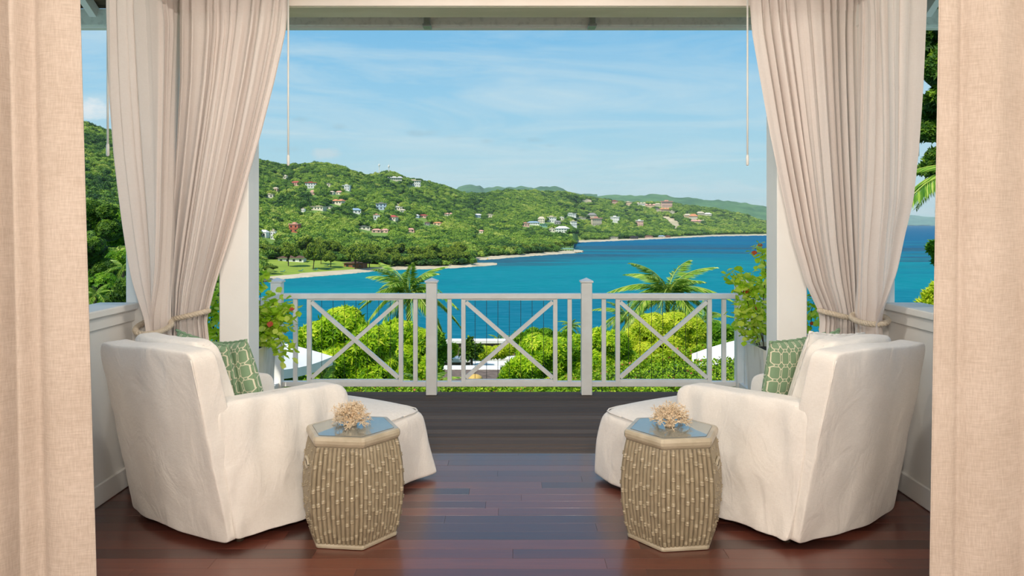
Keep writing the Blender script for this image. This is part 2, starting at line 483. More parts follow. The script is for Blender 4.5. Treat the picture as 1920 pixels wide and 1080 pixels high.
# ---------------------------------------------------------------- sea
def sea_mat():
    m = bpy.data.materials.new('sea_water'); m.use_nodes = True
    n = NT(m.node_tree); n.n.remove(n.n['Principled BSDF'])
    g = n.add('ShaderNodeNewGeometry'); s = n.add('ShaderNodeSeparateXYZ'); P = g.outputs['Position']; n.link(P, s.inputs[0])
    lg = n.math('LOGARITHM', n.math('MAXIMUM', s.outputs[1], 100), 10)
    pat = n.noise(n.mapping(P, (.0016, .0052, 1)), 1.0, 6, .62, .8)
    f = n.math('ADD', n.math('DIVIDE', n.math('SUBTRACT', lg, 2.2), 1.5), n.math('MULTIPLY', n.math('SUBTRACT', pat, .5), .85))
    c = n.ramp(f, [(.08, lin(26, 106, 128)), (.2, lin(6, 104, 126)), (.33, lin(0, 114, 130)), (.44, lin(0, 126, 136)),
                   (.53, lin(10, 114, 130)), (.60, lin(0, 104, 132)), (.72, lin(0, 88, 126)), (1, lin(0, 86, 124))])
    rf = n.noise(n.mapping(P, (.0022, .011, 1), (4, 2, 0)), 1.0, 6, .65, .5)
    rm = n.ramp(rf, [(.47, (0, 0, 0, 1)), (.57, (1, 1, 1, 1))])
    band = n.ramp(n.math('DIVIDE', n.math('SUBTRACT', lg, 2.2), 1.5), [(.40, (0, 0, 0, 1)), (.47, (1, 1, 1, 1)), (.62, (1, 1, 1, 1)), (.70, (0, 0, 0, 1))])
    c = n.mix(n.math('MULTIPLY', n.math('MULTIPLY', rm, band), .85), c, lin(44, 74, 94))
    rp = n.noise(n.mapping(P, (.07, .30, 1)), 1.0, 4, .75)
    c = n.mix(n.math('MULTIPLY', n.ramp(rp, [(.44, (0, 0, 0, 1)), (.66, (1, 1, 1, 1))]), .30), c, lin(70, 150, 172))
    bp = n.add('ShaderNodeBump'); bp.inputs['Strength'].default_value = .6; bp.inputs['Distance'].default_value = .8
    n.link(n.noise(n.mapping(P, (.14, .45, 1)), 1.0, 4, .7), bp.inputs['Height'])
    d = n.add('ShaderNodeBsdfDiffuse'); n.link(c, d.inputs[0]); n.link(bp.outputs[0], d.inputs['Normal'])
    gl_ = n.add('ShaderNodeBsdfGlossy'); gl_.inputs['Roughness'].default_value = .3; n.link(bp.outputs[0], gl_.inputs['Normal'])
    mx = n.add('ShaderNodeMixShader'); mx.inputs[0].default_value = .03
    n.link(d.outputs[0], mx.inputs[1]); n.link(gl_.outputs[0], mx.inputs[2]); n.link(mx.outputs[0], n.n['Material Output'].inputs[0])
    return m


M['sea'] = sea_mat()
ys = np.geomspace(150, 42000, 30); xs = np.linspace(-1.1, 1.1, 12)
V = [(x * y * 1.0, y, SEA) for y in ys for x in xs]; nx = len(xs)
F = [(i * nx + j, i * nx + j + 1, (i + 1) * nx + j + 1, (i + 1) * nx + j) for i in range(len(ys) - 1) for j in range(nx - 1)]
tag(obj('sea', mesh_data('sea', V, F, M['sea'])), 'turquoise and deep blue bay water below the hills', None, None, 'structure')

# ---------------------------------------------------------------- the hills round the bay
S_PX = [-100, 100, 300, 400, 480, 500, 520, 560, 600, 650, 700, 740, 800, 850, 886, 888, 960, 1000, 1050, 1075, 1076.5, 1150, 1250, 1340, 1437, 1470]
S_Y = [640, 640, 610, 570, 532, 526, 524, 520, 517, 513, 508, 505, 503.5, 502, 500, 486, 482, 479, 475, 473.5, 453, 450.5, 446, 441.5, 440, 439]
R_PX = [-100, 100, 150, 210, 300, 400, 487, 545, 600, 640, 665, 690, 730, 760, 800, 840, 870, 900, 960, 1010, 1060, 1100, 1150, 1200, 1250, 1300, 1350, 1400, 1437, 1470]
R_Y = [195, 205, 222, 244, 262, 285, 298, 308, 303, 310, 320, 329, 319, 330, 340, 351, 361, 362, 356, 358, 361, 368, 377, 380, 381, 386, 395, 406, 419, 430]
D_PX = [-100, 100, 487, 690, 860, 960, 1100, 1250, 1470]
D_Y = [1300, 1300, 1700, 1900, 2300, 2700, 3300, 3700, 4300]
E = CAMZ - SEA


def shoreY(px): return E * F_PX / (np.interp(px, S_PX, S_Y) - YH)
def ridgeY(px): return np.interp(px, D_PX, D_Y)


def gz(px, Y):
    a, r = shoreY(px), ridgeY(px)
    zr = CAMZ + (YH - np.interp(px, R_PX, R_Y)) * r / F_PX - 10
    s = np.clip((Y - a) / (r - a), 0, 1.6)
    base = SEA + .3 + np.clip((Y - a) / 60, 0, 1) * 2.2
    z = base + (zr - base) * np.where(s <= 1, s ** 1.45, 1 - (s - 1) * 1.2)
    X = (px - CX) * Y / F_PX
    wv = (np.sin(X / 95 + 1.3 * np.sin(Y / 170)) * np.cos(Y / 130 + X / 210) + .5 * np.sin(X / 43 + Y / 57))
    return z + wv * np.clip(s * 9, 0, 7.5) * np.clip((1.02 - s) * 6, 0, 1) * (Y / 1500)


def hit(px, py):
    """distance at which the sight line through a pixel meets the terrain"""
    Y = shoreY(px)
    for _ in range(1500):
        if CAMZ - (py - YH) * Y / F_PX <= gz(px, Y): break
        Y += 4
        if Y > ridgeY(px): break
    return float(min(Y, ridgeY(px)))


cols = np.unique(np.concatenate([np.arange(-100, 1472, 5), [886, 888, 1075, 1076.5]]))
T = np.concatenate([np.linspace(0, .08, 8)[:-1], np.linspace(.08, 1.3, 60)])
V = []
for px in cols:
    a, r = shoreY(px), ridgeY(px)
    for t in T:
        Y = a + (r - a) * t
        V.append(((px - CX) * Y / F_PX, Y, float(gz(px, Y)) if t > 0 else SEA - 1.0))
nt = len(T)
F = [(i * nt + j, (i + 1) * nt + j, (i + 1) * nt + j + 1, i * nt + j + 1) for i in range(len(cols) - 1) for j in range(nt - 1)]
struct(tag(obj('hills', mesh_data('hills', V, F, M['hill_ground'], True)), 'green hills rising round the bay'))


def ribbon(name, pts, mat, lift=.35, sub=6, label=None):
    """strip of ground between two pixel rows (px, near y, far y), laid on the terrain or just above the sea"""
    P = np.array(pts, float); xs = np.linspace(P[0, 0], P[-1, 0], max(12, int((P[-1, 0] - P[0, 0]) / 4)))
    V = []
    for x in xs:
        wob = .25 * math.sin(x * .7) + .2 * math.sin(x * .23)
        q0, q1 = np.interp(x, P[:, 0], P[:, 1]) + wob, np.interp(x, P[:, 0], P[:, 2]) + wob * .6
        y0 = E * F_PX / (q0 - YH) if q0 >= np.interp(x, S_PX, S_Y) else hit(x, q0)
        y1 = E * F_PX / (q1 - YH) if q1 >= np.interp(x, S_PX, S_Y) else hit(x, q1)
        for k in range(sub + 1):
            Y = y0 + (y1 - y0) * k / sub
            z = max(float(gz(x, Y)), SEA) + lift
            if Y < shoreY(x): z = SEA + (lift if k else .05) + .8 * k / sub
            V.append(((x - CX) * Y / F_PX, Y, z))
    s1 = sub + 1
    F = [(i * s1 + j, (i + 1) * s1 + j, (i + 1) * s1 + j + 1, i * s1 + j + 1) for i in range(len(xs) - 1) for j in range(sub)]
    return struct(tag(obj(name, mesh_data(name, V, F, mat, True)), label))


ribbon('beach', [(490, 528, 524), (520, 525, 520), (560, 521, 515.5), (600, 518, 512), (650, 514, 508), (700, 509, 504), (745, 506, 502)], M['sand'], .9, label='pale sand beach along the park lawn')
ribbon('beach', [(745, 506, 501), (800, 505, 500), (850, 503, 498), (890, 500, 495.5), (922, 498, 495), (932, 496.6, 496)], M['sand'], .6, label='sand spit reaching into the bay')
ribbon('beach', [(889, 488, 484), (930, 486, 481), (960, 483, 478.5), (1000, 480, 476), (1050, 476.5, 472), (1078, 475, 470), (1093, 473, 471.4)], M['sand'], .7, label='pale beach on the second headland')
ribbon('beach', [(1077, 455, 451.5), (1150, 452, 449.5), (1250, 447.5, 445), (1340, 443, 440.6), (1470, 441, 439)], M['sand'], .8, label='thin pale shore of the far coast')
ribbon('lawn', [(497, 523, 489), (560, 516.2, 488), (600, 512.6, 489), (650, 508.6, 492), (700, 504.6, 497), (738, 502.5, 498)], M['lawn'], .6, 10, 'park lawn between the beach and the trees')
ribbon('meadow', [(1068, 452, 438), (1090, 451, 440)], M['lawn'], 1.5, label='open meadow above the far shore')
CLEAR = [[(1240, 406), (1257, 405), (1269, 415), (1281, 426), (1265, 432), (1257, 424), (1247, 415)],
         [(738, 384), (748, 380), (753, 388), (745, 391), (736, 389)],
         [(1084, 380), (1098, 373), (1114, 375), (1113, 385), (1096, 383)],
         [(1165, 415), (1176, 416), (1190, 424), (1180, 423)],
         [(1006, 392), (1022, 392), (1020, 394.5), (1008, 394)],
         [(1277, 427), (1300, 419), (1322, 411), (1323, 413.5), (1302, 421), (1279, 429)]]
for poly in CLEAR:
    V = []
    cxp = sum(p[0] for p in poly) / len(poly); cyp = sum(p[1] for p in poly) / len(poly)
    for (x, y) in [(cxp, cyp)] + poly:
        Y = hit(x, y); V.append(((x - CX) * Y / F_PX, Y, float(gz(x, Y)) + 2.5))
    k = len(poly)
    F = [(0, 1 + i, 1 + (i + 1) % k) for i in range(k)]
    struct(tag(obj('bare_slope', mesh_data('bare_slope', V, F, M['clearing'])), 'bare sandy cut in the wooded hillside'))

# far ridges and the distant coast, bluish distance haze tinted into their greens
def far_ridge(name, prof, Y0, depth, base_y, c1, c2, label):
    P = np.array(prof, float); xs = np.arange(P[0, 0], P[-1, 0] + 1, 2.5); rows = 16
    mt = material(name, c1, .95, c2, .006, 1.0, .02, stretch=(1, 1, 1)); V = []
    for x in xs:
        for j in range(rows + 6):
            t = j / rows
            Y = Y0 + depth * t
            yr = np.interp(x, P[:, 0], P[:, 1])
            zr = CAMZ + (YH - yr) * (Y0 + depth) / F_PX; z0 = CAMZ + (YH - base_y) * Y0 / F_PX
            X = (x - CX) * Y / F_PX
            z = z0 + (zr - z0) * (t ** .9 if t <= 1 else 1 - (t - 1) * 1.5)
            z += 26 * mnoise.noise(Vector((X / 260, Y / 300, 1))) * min(1, t * 3) + 16 * mnoise.noise(Vector((X / 60, Y / 60, 4)))
            V.append((X, Y, z))
    r = rows + 6
    F = [(i * r + j, (i + 1) * r + j, (i + 1) * r + j + 1, i * r + j + 1) for i in range(len(xs) - 1) for j in range(r - 1)]
    struct(tag(obj(name, mesh_data(name, V, F, mt, True)), label))


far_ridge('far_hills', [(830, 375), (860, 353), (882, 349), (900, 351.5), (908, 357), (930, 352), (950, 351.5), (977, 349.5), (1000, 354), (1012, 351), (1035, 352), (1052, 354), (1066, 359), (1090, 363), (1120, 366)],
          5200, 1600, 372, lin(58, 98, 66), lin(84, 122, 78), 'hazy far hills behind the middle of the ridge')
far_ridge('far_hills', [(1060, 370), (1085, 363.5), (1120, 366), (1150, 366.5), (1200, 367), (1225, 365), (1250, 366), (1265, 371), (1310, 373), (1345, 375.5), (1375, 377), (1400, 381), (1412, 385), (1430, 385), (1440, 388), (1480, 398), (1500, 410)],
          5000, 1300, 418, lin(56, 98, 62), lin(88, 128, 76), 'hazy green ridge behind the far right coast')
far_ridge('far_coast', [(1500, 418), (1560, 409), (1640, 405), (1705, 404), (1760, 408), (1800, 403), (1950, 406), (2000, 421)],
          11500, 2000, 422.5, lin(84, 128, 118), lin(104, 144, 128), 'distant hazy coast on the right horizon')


# thin sea haze over the bay and the hills
hz = bpy.data.materials.new('haze'); hz.use_nodes = True; hn = NT(hz.node_tree); hn.n.remove(hn.n['Principled BSDF'])
vs = hn.add('ShaderNodeVolumeScatter'); vs.inputs['Color'].default_value = (.80, .92, 1.0, 1); vs.inputs['Density'].default_value = 3.4e-5
vs.inputs['Anisotropy'].default_value = .0
hn.link(vs.outputs[0], hn.n['Material Output'].inputs['Volume'])
ho = MB().box((-16000, 320, SEA - 4), (16000, 15000, 420)).build('haze', hz)
tag(ho, 'thin bluish sea haze over the bay and far hills', None, None, 'stuff')

# ---------------------------------------------------------------- forest
def leaf_quads(P, D, Nn, L, Wd, lv, fold=.25):
    """diamond leaves, two folded triangles each"""
    P = np.asarray(P, float); n_ = len(P)
    D = D / np.linalg.norm(D, axis=1, keepdims=True)
    S = np.cross(D, Nn); S /= np.maximum(np.linalg.norm(S, axis=1, keepdims=True), 1e-6)
    U = np.cross(S, D)
    L = np.broadcast_to(np.asarray(L, float).reshape(-1, 1), (n_, 1)); Wd = np.broadcast_to(np.asarray(Wd, float).reshape(-1, 1), (n_, 1))
    mid = P + D * L * .45 + U * Wd * fold
    V = np.stack([P, mid + S * Wd, P + D * L - U * Wd * fold * .5, mid - S * Wd], 1).reshape(-1, 3)
    b = np.arange(n_)[:, None] * 4
    F = np.concatenate([b + np.array([0, 1, 2]), b + np.array([0, 2, 3])], 0)
    return V, F, np.repeat(lv, 4)


def rand_dirs(n_, r=rng):
    d = r.normal(size=(n_, 3)); return d / np.linalg.norm(d, axis=1, keepdims=True)


def ico(sub=1):
    bm = bmesh.new(); bmesh.ops.create_icosphere(bm, subdivisions=sub, radius=1)
    V = np.array([v.co[:] for v in bm.verts]); F = [tuple(v.index for v in f.verts) for f in bm.faces]; bm.free()
    return V, F


ICO1, ICO1F = ico(1); ICO2, ICO2F = ico(2)


def crown(n_lumps, leaves, leafsz, flat=.75, seed=1, layered=False):
    """lumpy crown of unit radius standing on z = 0, with trunk height 0"""
    r = np.random.default_rng(seed); Vs = []; Fs = []; Ls = []; off = 0
    C = []
    for i in range(n_lumps):
        a = r.uniform(0, 2 * PI); q = math.sqrt(r.uniform(0, 1)) * .62
        C.append((math.cos(a) * q, math.sin(a) * q, (.55 + (1 - q) * .55 * r.uniform(.5, 1)) if not layered else .34 + (1 - q) * .72 * r.uniform(.35, 1), r.uniform(.3, .48)))
    for (x, y, z, rr) in C:
        sc3 = np.array([rr, rr, rr * (flat if not layered else .46)])
        V0 = ICO1 * sc3 * .86 + (x, y, z)
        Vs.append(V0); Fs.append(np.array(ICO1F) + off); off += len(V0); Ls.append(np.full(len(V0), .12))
        m = leaves // n_lumps
        d = rand_dirs(m, r); d[:, 2] = np.where(d[:, 2] < -.35, -d[:, 2], d[:, 2])
        P = d * sc3 * r.uniform(.85, 1.05, (m, 1)) + (x, y, z)
        T_ = np.cross(d, rand_dirs(m, r)) + d * .35
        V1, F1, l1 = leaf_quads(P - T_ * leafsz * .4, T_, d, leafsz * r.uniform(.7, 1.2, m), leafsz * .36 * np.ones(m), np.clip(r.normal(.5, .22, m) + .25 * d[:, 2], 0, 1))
        Vs.append(V1); Fs.append(F1 + off); off += len(V1); Ls.append(l1)
    V = np.concatenate(Vs); Fl = [tuple(f) for A in Fs for f in A]
    return V, Fl, np.concatenate(Ls)


crown_src = []
for i in range(5):
    V, F, L = crown(7 + i % 3, 330, .20, .8, 20 + i)
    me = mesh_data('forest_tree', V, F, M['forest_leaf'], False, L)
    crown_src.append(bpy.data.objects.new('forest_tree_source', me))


def forest(name, pts, label):
    """pts: list of (x, y, z, scale, tint, kind)"""
    A = np.array(pts); me = bpy.data.meshes.new(name); me.from_pydata(A[:, :3].tolist(), [], [])
    for nm, cidx in (('sc', 3), ('tint', 4), ('rot', 5)):
        at = me.attributes.new(nm, 'FLOAT', 'POINT'); at.data.foreach_set('value', A[:, cidx].astype(np.float32))
    at = me.attributes.new('pick', 'INT', 'POINT'); at.data.foreach_set('value', (np.arange(len(A)) % len(crown_src)).astype(np.int32))
    o = tag(obj(name, me), label, 'forest', None, 'stuff')
    g = bpy.data.node_groups.new(name, 'GeometryNodeTree')
    g.interface.new_socket('Geometry', in_out='INPUT', socket_type='NodeSocketGeometry')
    g.interface.new_socket('Geometry', in_out='OUTPUT', socket_type='NodeSocketGeometry')
    gi = g.nodes.new('NodeGroupInput'); go = g.nodes.new('NodeGroupOutput')
    join = g.nodes.new('GeometryNodeJoinGeometry')
    def attr(nm, typ='FLOAT'):
        nd = g.nodes.new('GeometryNodeInputNamedAttribute'); nd.data_type = typ; nd.inputs[0].default_value = nm; return nd.outputs[0]
    for k, srcs in enumerate(crown_src):
        oi = g.nodes.new('GeometryNodeObjectInfo'); oi.inputs['Object'].default_value = srcs; oi.inputs['As Instance'].default_value = True
        cmp_ = g.nodes.new('FunctionNodeCompare'); cmp_.data_type = 'INT'; cmp_.operation = 'EQUAL'
        g.links.new(attr('pick', 'INT'), cmp_.inputs[2]); cmp_.inputs[3].default_value = k
        ip = g.nodes.new('GeometryNodeInstanceOnPoints')
        g.links.new(gi.outputs[0], ip.inputs['Points']); g.links.new(oi.outputs['Geometry'], ip.inputs['Instance'])
        g.links.new(cmp_.outputs[0], ip.inputs['Selection'])
        cb = g.nodes.new('ShaderNodeCombineXYZ'); g.links.new(attr('rot'), cb.inputs[2])
        g.links.new(cb.outputs[0], ip.inputs['Rotation'])
        g.links.new(attr('sc'), ip.inputs['Scale'])
        g.links.new(ip.outputs[0], join.inputs[0])
    g.links.new(join.outputs[0], go.inputs[0])
    md = o.modifiers.new('scatter', 'NODES'); md.node_group = g
    return o


# ---- houses on the hillsides: (px, py of the base, width px, height px, wall, roof, roof kind, label)
WALLC = {'cream': (240, 228, 204), 'white': (248, 246, 240), 'pink': (236, 192, 174), 'stone': (222, 206, 184), 'peach': (244, 212, 178),
         'terracotta': (196, 112, 84), 'blue': (190, 206, 222), 'grey': (168, 168, 164), 'dark': (92, 88, 88), 'brown': (150, 96, 66), 'mint': (150, 196, 176)}
ROOFC = {'red': (186, 84, 72), 'pink': (226, 170, 150), 'orange': (222, 148, 104), 'white': (236, 234, 228), 'grey': (140, 138, 134), 'brown': (104, 76, 60),
         'blue': (150, 176, 200), 'cream': (214, 200, 172), 'green': (120, 158, 138), 'dark': (70, 66, 66)}
HOUSES = [
    (533, 335, 10, 6, 'cream', 'cream', 'hip', 'small cream house, highest one on the left hill'),
    (555, 348, 15, 7, 'pink', 'red', 'hip', 'pink house with red roof high on the left hill'),
    (583, 353, 17, 9, 'white', 'red', 'flat', 'white and red two storey house amid the left hill'),
    (517, 358, 9, 6, 'pink', 'cream', 'hip', 'little pink house above the cream one at the far left of the hill'),
    (506, 371, 13, 6, 'cream', 'cream', 'flat', 'low cream house at the far left of the hill beside the white post'),
    (650, 357, 12, 8, 'white', 'white', 'flat', 'bright white house below the saddle between the two hills'),
    (616, 350, 11, 5, 'cream', 'grey', 'flat', 'cream house with pale roof behind the round light green tree'),
    (586, 365, 7, 7, 'pink', 'pink', 'hip', 'narrow pinkish house just below the white and red one'),
    (622, 364, 9, 5, 'cream', 'cream', 'hip', 'small cream house in the pair under the saddle, left one'),
    (636, 365, 10, 6, 'cream', 'pink', 'hip', 'small cream house in the pair under the saddle, right one'),
    (630, 383, 27, 8, 'cream', 'orange', 'row', 'long cream house with orange tinted roof on the left hill'),
    (598, 394, 22, 6, 'cream', 'cream', 'flat', 'long low cream building in the trees of the left hill'),
    (619, 392, 11, 4, 'cream', 'grey', 'flat', 'low cream building right of the long low one'),
    (667, 400, 17, 8, 'white', 'blue', 'hip', 'white house with pale blue roof below the saddle'),
    (569, 398, 6, 6, 'white', 'cream', 'flat', 'tiny white house half hidden in trees of the left hill'),
    (553, 436, 16, 14, 'terracotta', 'pink', 'flat', 'terracotta coloured block rising above the park trees'),
    (715, 393, 17, 10, 'blue', 'grey', 'flat', 'grey blue house on a green terrace at mid slope'),
    (739, 338, 25, 6, 'cream', 'white', 'row', 'long cream building on the hilltop under the masts'),
    (776, 349, 22, 9, 'white', 'cream', 'flat', 'white two storey building with rows of windows near the hilltop'),
    (746, 394, 17, 5, 'cream', 'white', 'flat', 'low cream house under the bare cut at mid slope'),
    (755, 398, 9, 5, 'cream', 'cream', 'hip', 'small cream house below the low one under the bare cut'),
    (736, 413, 16, 8, 'cream', 'red', 'hip', 'cream house with dark red roof at mid slope'),
    (706, 413, 10, 9, 'white', 'pink', 'flat', 'white house with pink upper floor left of the red roof'),
    (781, 408, 9, 5, 'blue', 'white', 'hip', 'small pale blue house right of the dark red roof'),
    (794, 408, 13, 5, 'pink', 'red', 'hip', 'bright red roofed house in the middle of the slope'),
    (821, 422, 13, 5, 'peach', 'orange', 'hip', 'orange roofed house low on the middle slope'),
    (801, 422, 8, 5, 'grey', 'brown', 'hip', 'small grey house left of the orange roof'),
    (896, 408, 13, 6, 'blue', 'white', 'hip', 'pale blue house with white roof on the middle slope'),
    (919, 408, 13, 5, 'cream', 'cream', 'flat', 'low cream house right of the pale blue one'),
    (839, 405, 15, 5, 'cream', 'pink', 'row', 'cream row house in the trees above the orange roof'),
    (706, 436, 15, 6, 'pink', 'pink', 'hip', 'pink hipped roof behind the park trees, first of three'),
    (722, 436, 11, 6, 'pink', 'pink', 'hip', 'pink hipped roof behind the park trees, middle one of three'),
    (770, 435, 13, 6, 'pink', 'pink', 'hip', 'pink hipped roof behind the park trees, last and apart'),
    (901, 437, 11, 5, 'cream', 'pink', 'hip', 'small pink roofed house above the second headland'),
    (495, 444, 15, 11, 'white', 'white', 'hip', 'white villa among park trees beside the white post'),
    (513, 449, 8, 14, 'white', 'cream', 'flat', 'tall narrow white block right of the white villa'),
    (683, 430, 20, 5, 'cream', 'grey', 'flat', 'long grey roofed building behind the park trees'),
    (1070, 406, 18, 5, 'white', 'white', 'flat', 'long bright white house on the far slope'),
    (1015, 418, 11, 10, 'cream', 'cream', 'hip', 'tall cream house on the far slope'),
    (1034, 417, 15, 9, 'white', 'cream', 'flat', 'broad white house right of the tall cream one'),
    (1053, 413, 8, 5, 'cream', 'white', 'flat', 'little cream house below the long bright white one'),
    (1000, 422, 21, 6, 'white', 'blue', 'hip', 'white house with long pale blue roof above the second headland'),
    (985, 425, 12, 6, 'pink', 'pink', 'flat', 'pink house left of the long pale blue roof'),
    (1021, 426, 15, 5, 'mint', 'green', 'flat', 'mint green low house right of the pale blue roof'),
    (1046, 421, 11, 6, 'grey', 'grey', 'hip', 'grey house above the white roofed hall'),
    (1054, 436, 22, 10, 'white', 'white', 'hip', 'hall with big white hipped roof and dark openings near the meadow'),
    (1035, 435, 9, 6, 'cream', 'cream', 'flat', 'small cream house left of the white roofed hall'),
    (1075, 424, 10, 8, 'white', 'cream', 'flat', 'white box house above the meadow'),
    (1089, 413, 16, 5, 'cream', 'cream', 'flat', 'long cream house left of the stone houses'),
    (1110, 411, 15, 10, 'stone', 'grey', 'hip', 'grey stone house with dark hipped roof, upper of two'),
    (1118, 424, 17, 13, 'stone', 'pink', 'flat', 'unfinished looking pinkish stone house, lower of two'),
    (1153, 417, 14, 9, 'white', 'white', 'flat', 'white cube house with windows on the far slope'),
    (1199, 424, 12, 9, 'pink', 'white', 'flat', 'pale pink house left of the bare cut on the far slope'),
    (1152, 383.5, 10, 6, 'pink', 'red', 'flat', 'pink house on the far ridge, leftmost'),
    (1178, 385.5, 12, 6, 'peach', 'cream', 'flat', 'peach house on the far ridge right of the leftmost pink one'),
    (1202, 385.5, 14, 5, 'white', 'cream', 'row', 'white row of houses on the far ridge'),
    (1219, 388.5, 16, 5, 'peach', 'pink', 'row', 'peach row of houses just below the far ridge'),
    (1233, 387, 10, 5, 'cream', 'cream', 'hip', 'cream house between the peach row and the tall pink block'),
    (1250, 389, 18, 10, 'pink', 'pink', 'flat', 'tall pink three storey block on the far ridge'),
    (1232, 397, 10, 5, 'stone', 'grey', 'flat', 'dark fronted stone house below the peach row'),
    (1247, 397, 16, 6, 'peach', 'orange', 'row', 'peach villa directly below the tall pink block'),
    (1260, 403, 8, 6, 'cream', 'cream', 'flat', 'small cream house at the top of the bare cut'),
    (1289, 409, 11, 7, 'peach', 'cream', 'hip', 'peach house at the left of the right hand cluster'),
    (1300, 413, 13, 10, 'cream', 'orange', 'hip', 'cream house with orange roof in the right hand cluster'),
    (1313, 405, 13, 7, 'stone', 'cream', 'hip', 'stone coloured house at the top of the right hand cluster'),
    (1327, 406, 12, 6, 'cream', 'white', 'hip', 'cream house with white roof at the right of the cluster'),
    (1305, 420, 15, 7, 'peach', 'pink', 'row', 'peach house lowest in the right hand cluster'),
    (1188, 449, 13, 5, 'dark', 'dark', 'flat', 'dark boat shed at the far shore'),
    (1216, 447, 13, 5, 'pink', 'brown', 'hip', 'low beach house on the far shore right of the dark shed'),
    (1240, 446, 11, 4, 'cream', 'blue', 'hip', 'low cream beach house on the far shore'),
    (1252, 446, 9, 4, 'brown', 'brown', 'hip', 'small brown beach hut on the far shore, rightmost'),
    (1150, 449, 14, 4, 'cream', 'grey', 'flat', 'low grey roofed beach house on the far shore, leftmost'),
]
MC = {}
def colmat(kind, key, c):
    if (kind, key) not in MC:
        MC[(kind, key)] = material(kind + '_' + key, lin(*c), .8, tuple(x * .8 for x in lin(*c)[:3]) + (1,), .6)
    return MC[(kind, key)]


def house(px, py, wp, hp, wall, roof, kind, label, Y=None, rz=None, z=None, open_=False):
    Y = Y or hit(px, py)
    s = Y / F_PX; w_, h_ = wp * s * 1.12, hp * s * 1.2
    X = (px - CX) * s; z0 = (CAMZ - (py - YH) * s) if z is None else z
    d_ = min(w_ * .7, 12)
    rz = rz if rz is not None else random.uniform(-.35, .35)
    t = thing('house', label, 'house', (X, Y, z0), rz)
    wm, rm = colmat('wall', wall, WALLC[wall]), colmat('roof', roof, ROOFC[roof])
    rh = h_ * (.36 if kind in ('hip', 'row') else .1); wh = h_ - rh
    b = MB(); b.box((-w_ / 2, -d_ / 2, -8), (w_ / 2, d_ / 2, wh))
    if h_ > 9: b.box((-w_ / 2 - .2, -d_ / 2 - .5, wh * .48), (w_ / 2 + .2, d_ / 2, wh * .52))
    b.build('walls', wm, t, off=(0, 0, 0))
    b = MB(); ov = .06 * w_
    if kind == 'flat':
        b.box((-w_ / 2 - ov, -d_ / 2 - ov, wh), (w_ / 2 + ov, d_ / 2 + ov, wh + rh))
        b.box((-w_ * .2, -d_ * .2, wh + rh), (w_ * .15, d_ * .3, wh + rh * 2.6))
    else:
        nseg = 1 if kind == 'hip' else 3
        for k in range(nseg):
            a0 = -w_ / 2 - ov + k * (w_ + 2 * ov) / nseg; a1 = -w_ / 2 - ov + (k + 1) * (w_ + 2 * ov) / nseg
            y0, y1 = -d_ / 2 - ov, d_ / 2 + ov; q = (a1 - a0) * .28
            b.add([(a0, y0, wh), (a1, y0, wh), (a1, y1, wh), (a0, y1, wh), (a0 + q, 0, wh + rh), (a1 - q, 0, wh + rh)],
                  [(0, 1, 5, 4), (1, 2, 5), (2, 3, 4, 5), (3, 0, 4), (3, 2, 1, 0)])
    b.build('roof', rm, t, off=(0, 0, 0))
    fl = 2 if h_ > 9 else 1; nw = max(2, int(w_ / 4.5))
    for f_ in range(fl):
        for k in range(nw):
            xc = -w_ / 2 + (k + .5) * w_ / nw; zc = wh * ((f_ + .5) / fl)
            hw, hh = w_ / nw * .17, wh / fl * .2
            b = MB(); b.box((xc - hw, -d_ / 2 - .25, zc - hh), (xc + hw, -d_ / 2 + .1, zc + hh)); b.build('window', M['glass_dark'], t, off=(0, 0, 0))
    return t


for h in HOUSES: house(*h)

# the park house, the wooden wall and the pavilion on the point
t = house(548, 491.5, 42, 11, 'white', 'brown', 'hip', 'long white park house with brown roof at the back of the lawn', rz=.05)
t = house(667, 502, 33, 8, 'brown', 'brown', 'flat', 'low brown wooden bathhouse at the edge of the beach', rz=-.1)
Yp = E * F_PX / (472.5 - YH); sp = Yp / F_PX
pv = thing('pavilion', 'green roofed open pavilion on the rocky point', 'pavilion', ((1063 - CX) * sp, Yp, SEA + 1.2))
b = MB(); b.box((-15 * sp, -4, -1), (15 * sp, 4, .3)); b.build('floor_slab', colmat('wall', 'stone', WALLC['stone']), pv, off=(0, 0, 0))
b = MB(); b.add([(-15 * sp, -5, 3.0), (15 * sp, -5, 3.0), (15 * sp, 5, 3.0), (-15 * sp, 5, 3.0), (-10 * sp, 0, 4.6), (10 * sp, 0, 4.6)],
                [(0, 1, 5, 4), (1, 2, 5), (2, 3, 4, 5), (3, 0, 4), (3, 2, 1, 0)]); b.build('roof', colmat('roof', 'green', ROOFC['green']), pv, off=(0, 0, 0))
for k in range(7):
    b = MB(); x = (-14 + k * 28 / 6) * sp; b.box((x - .2, -4.2, 0), (x + .2, -3.8, 3.05)); b.build('pillar', M['white_cap'], pv, off=(0, 0, 0))

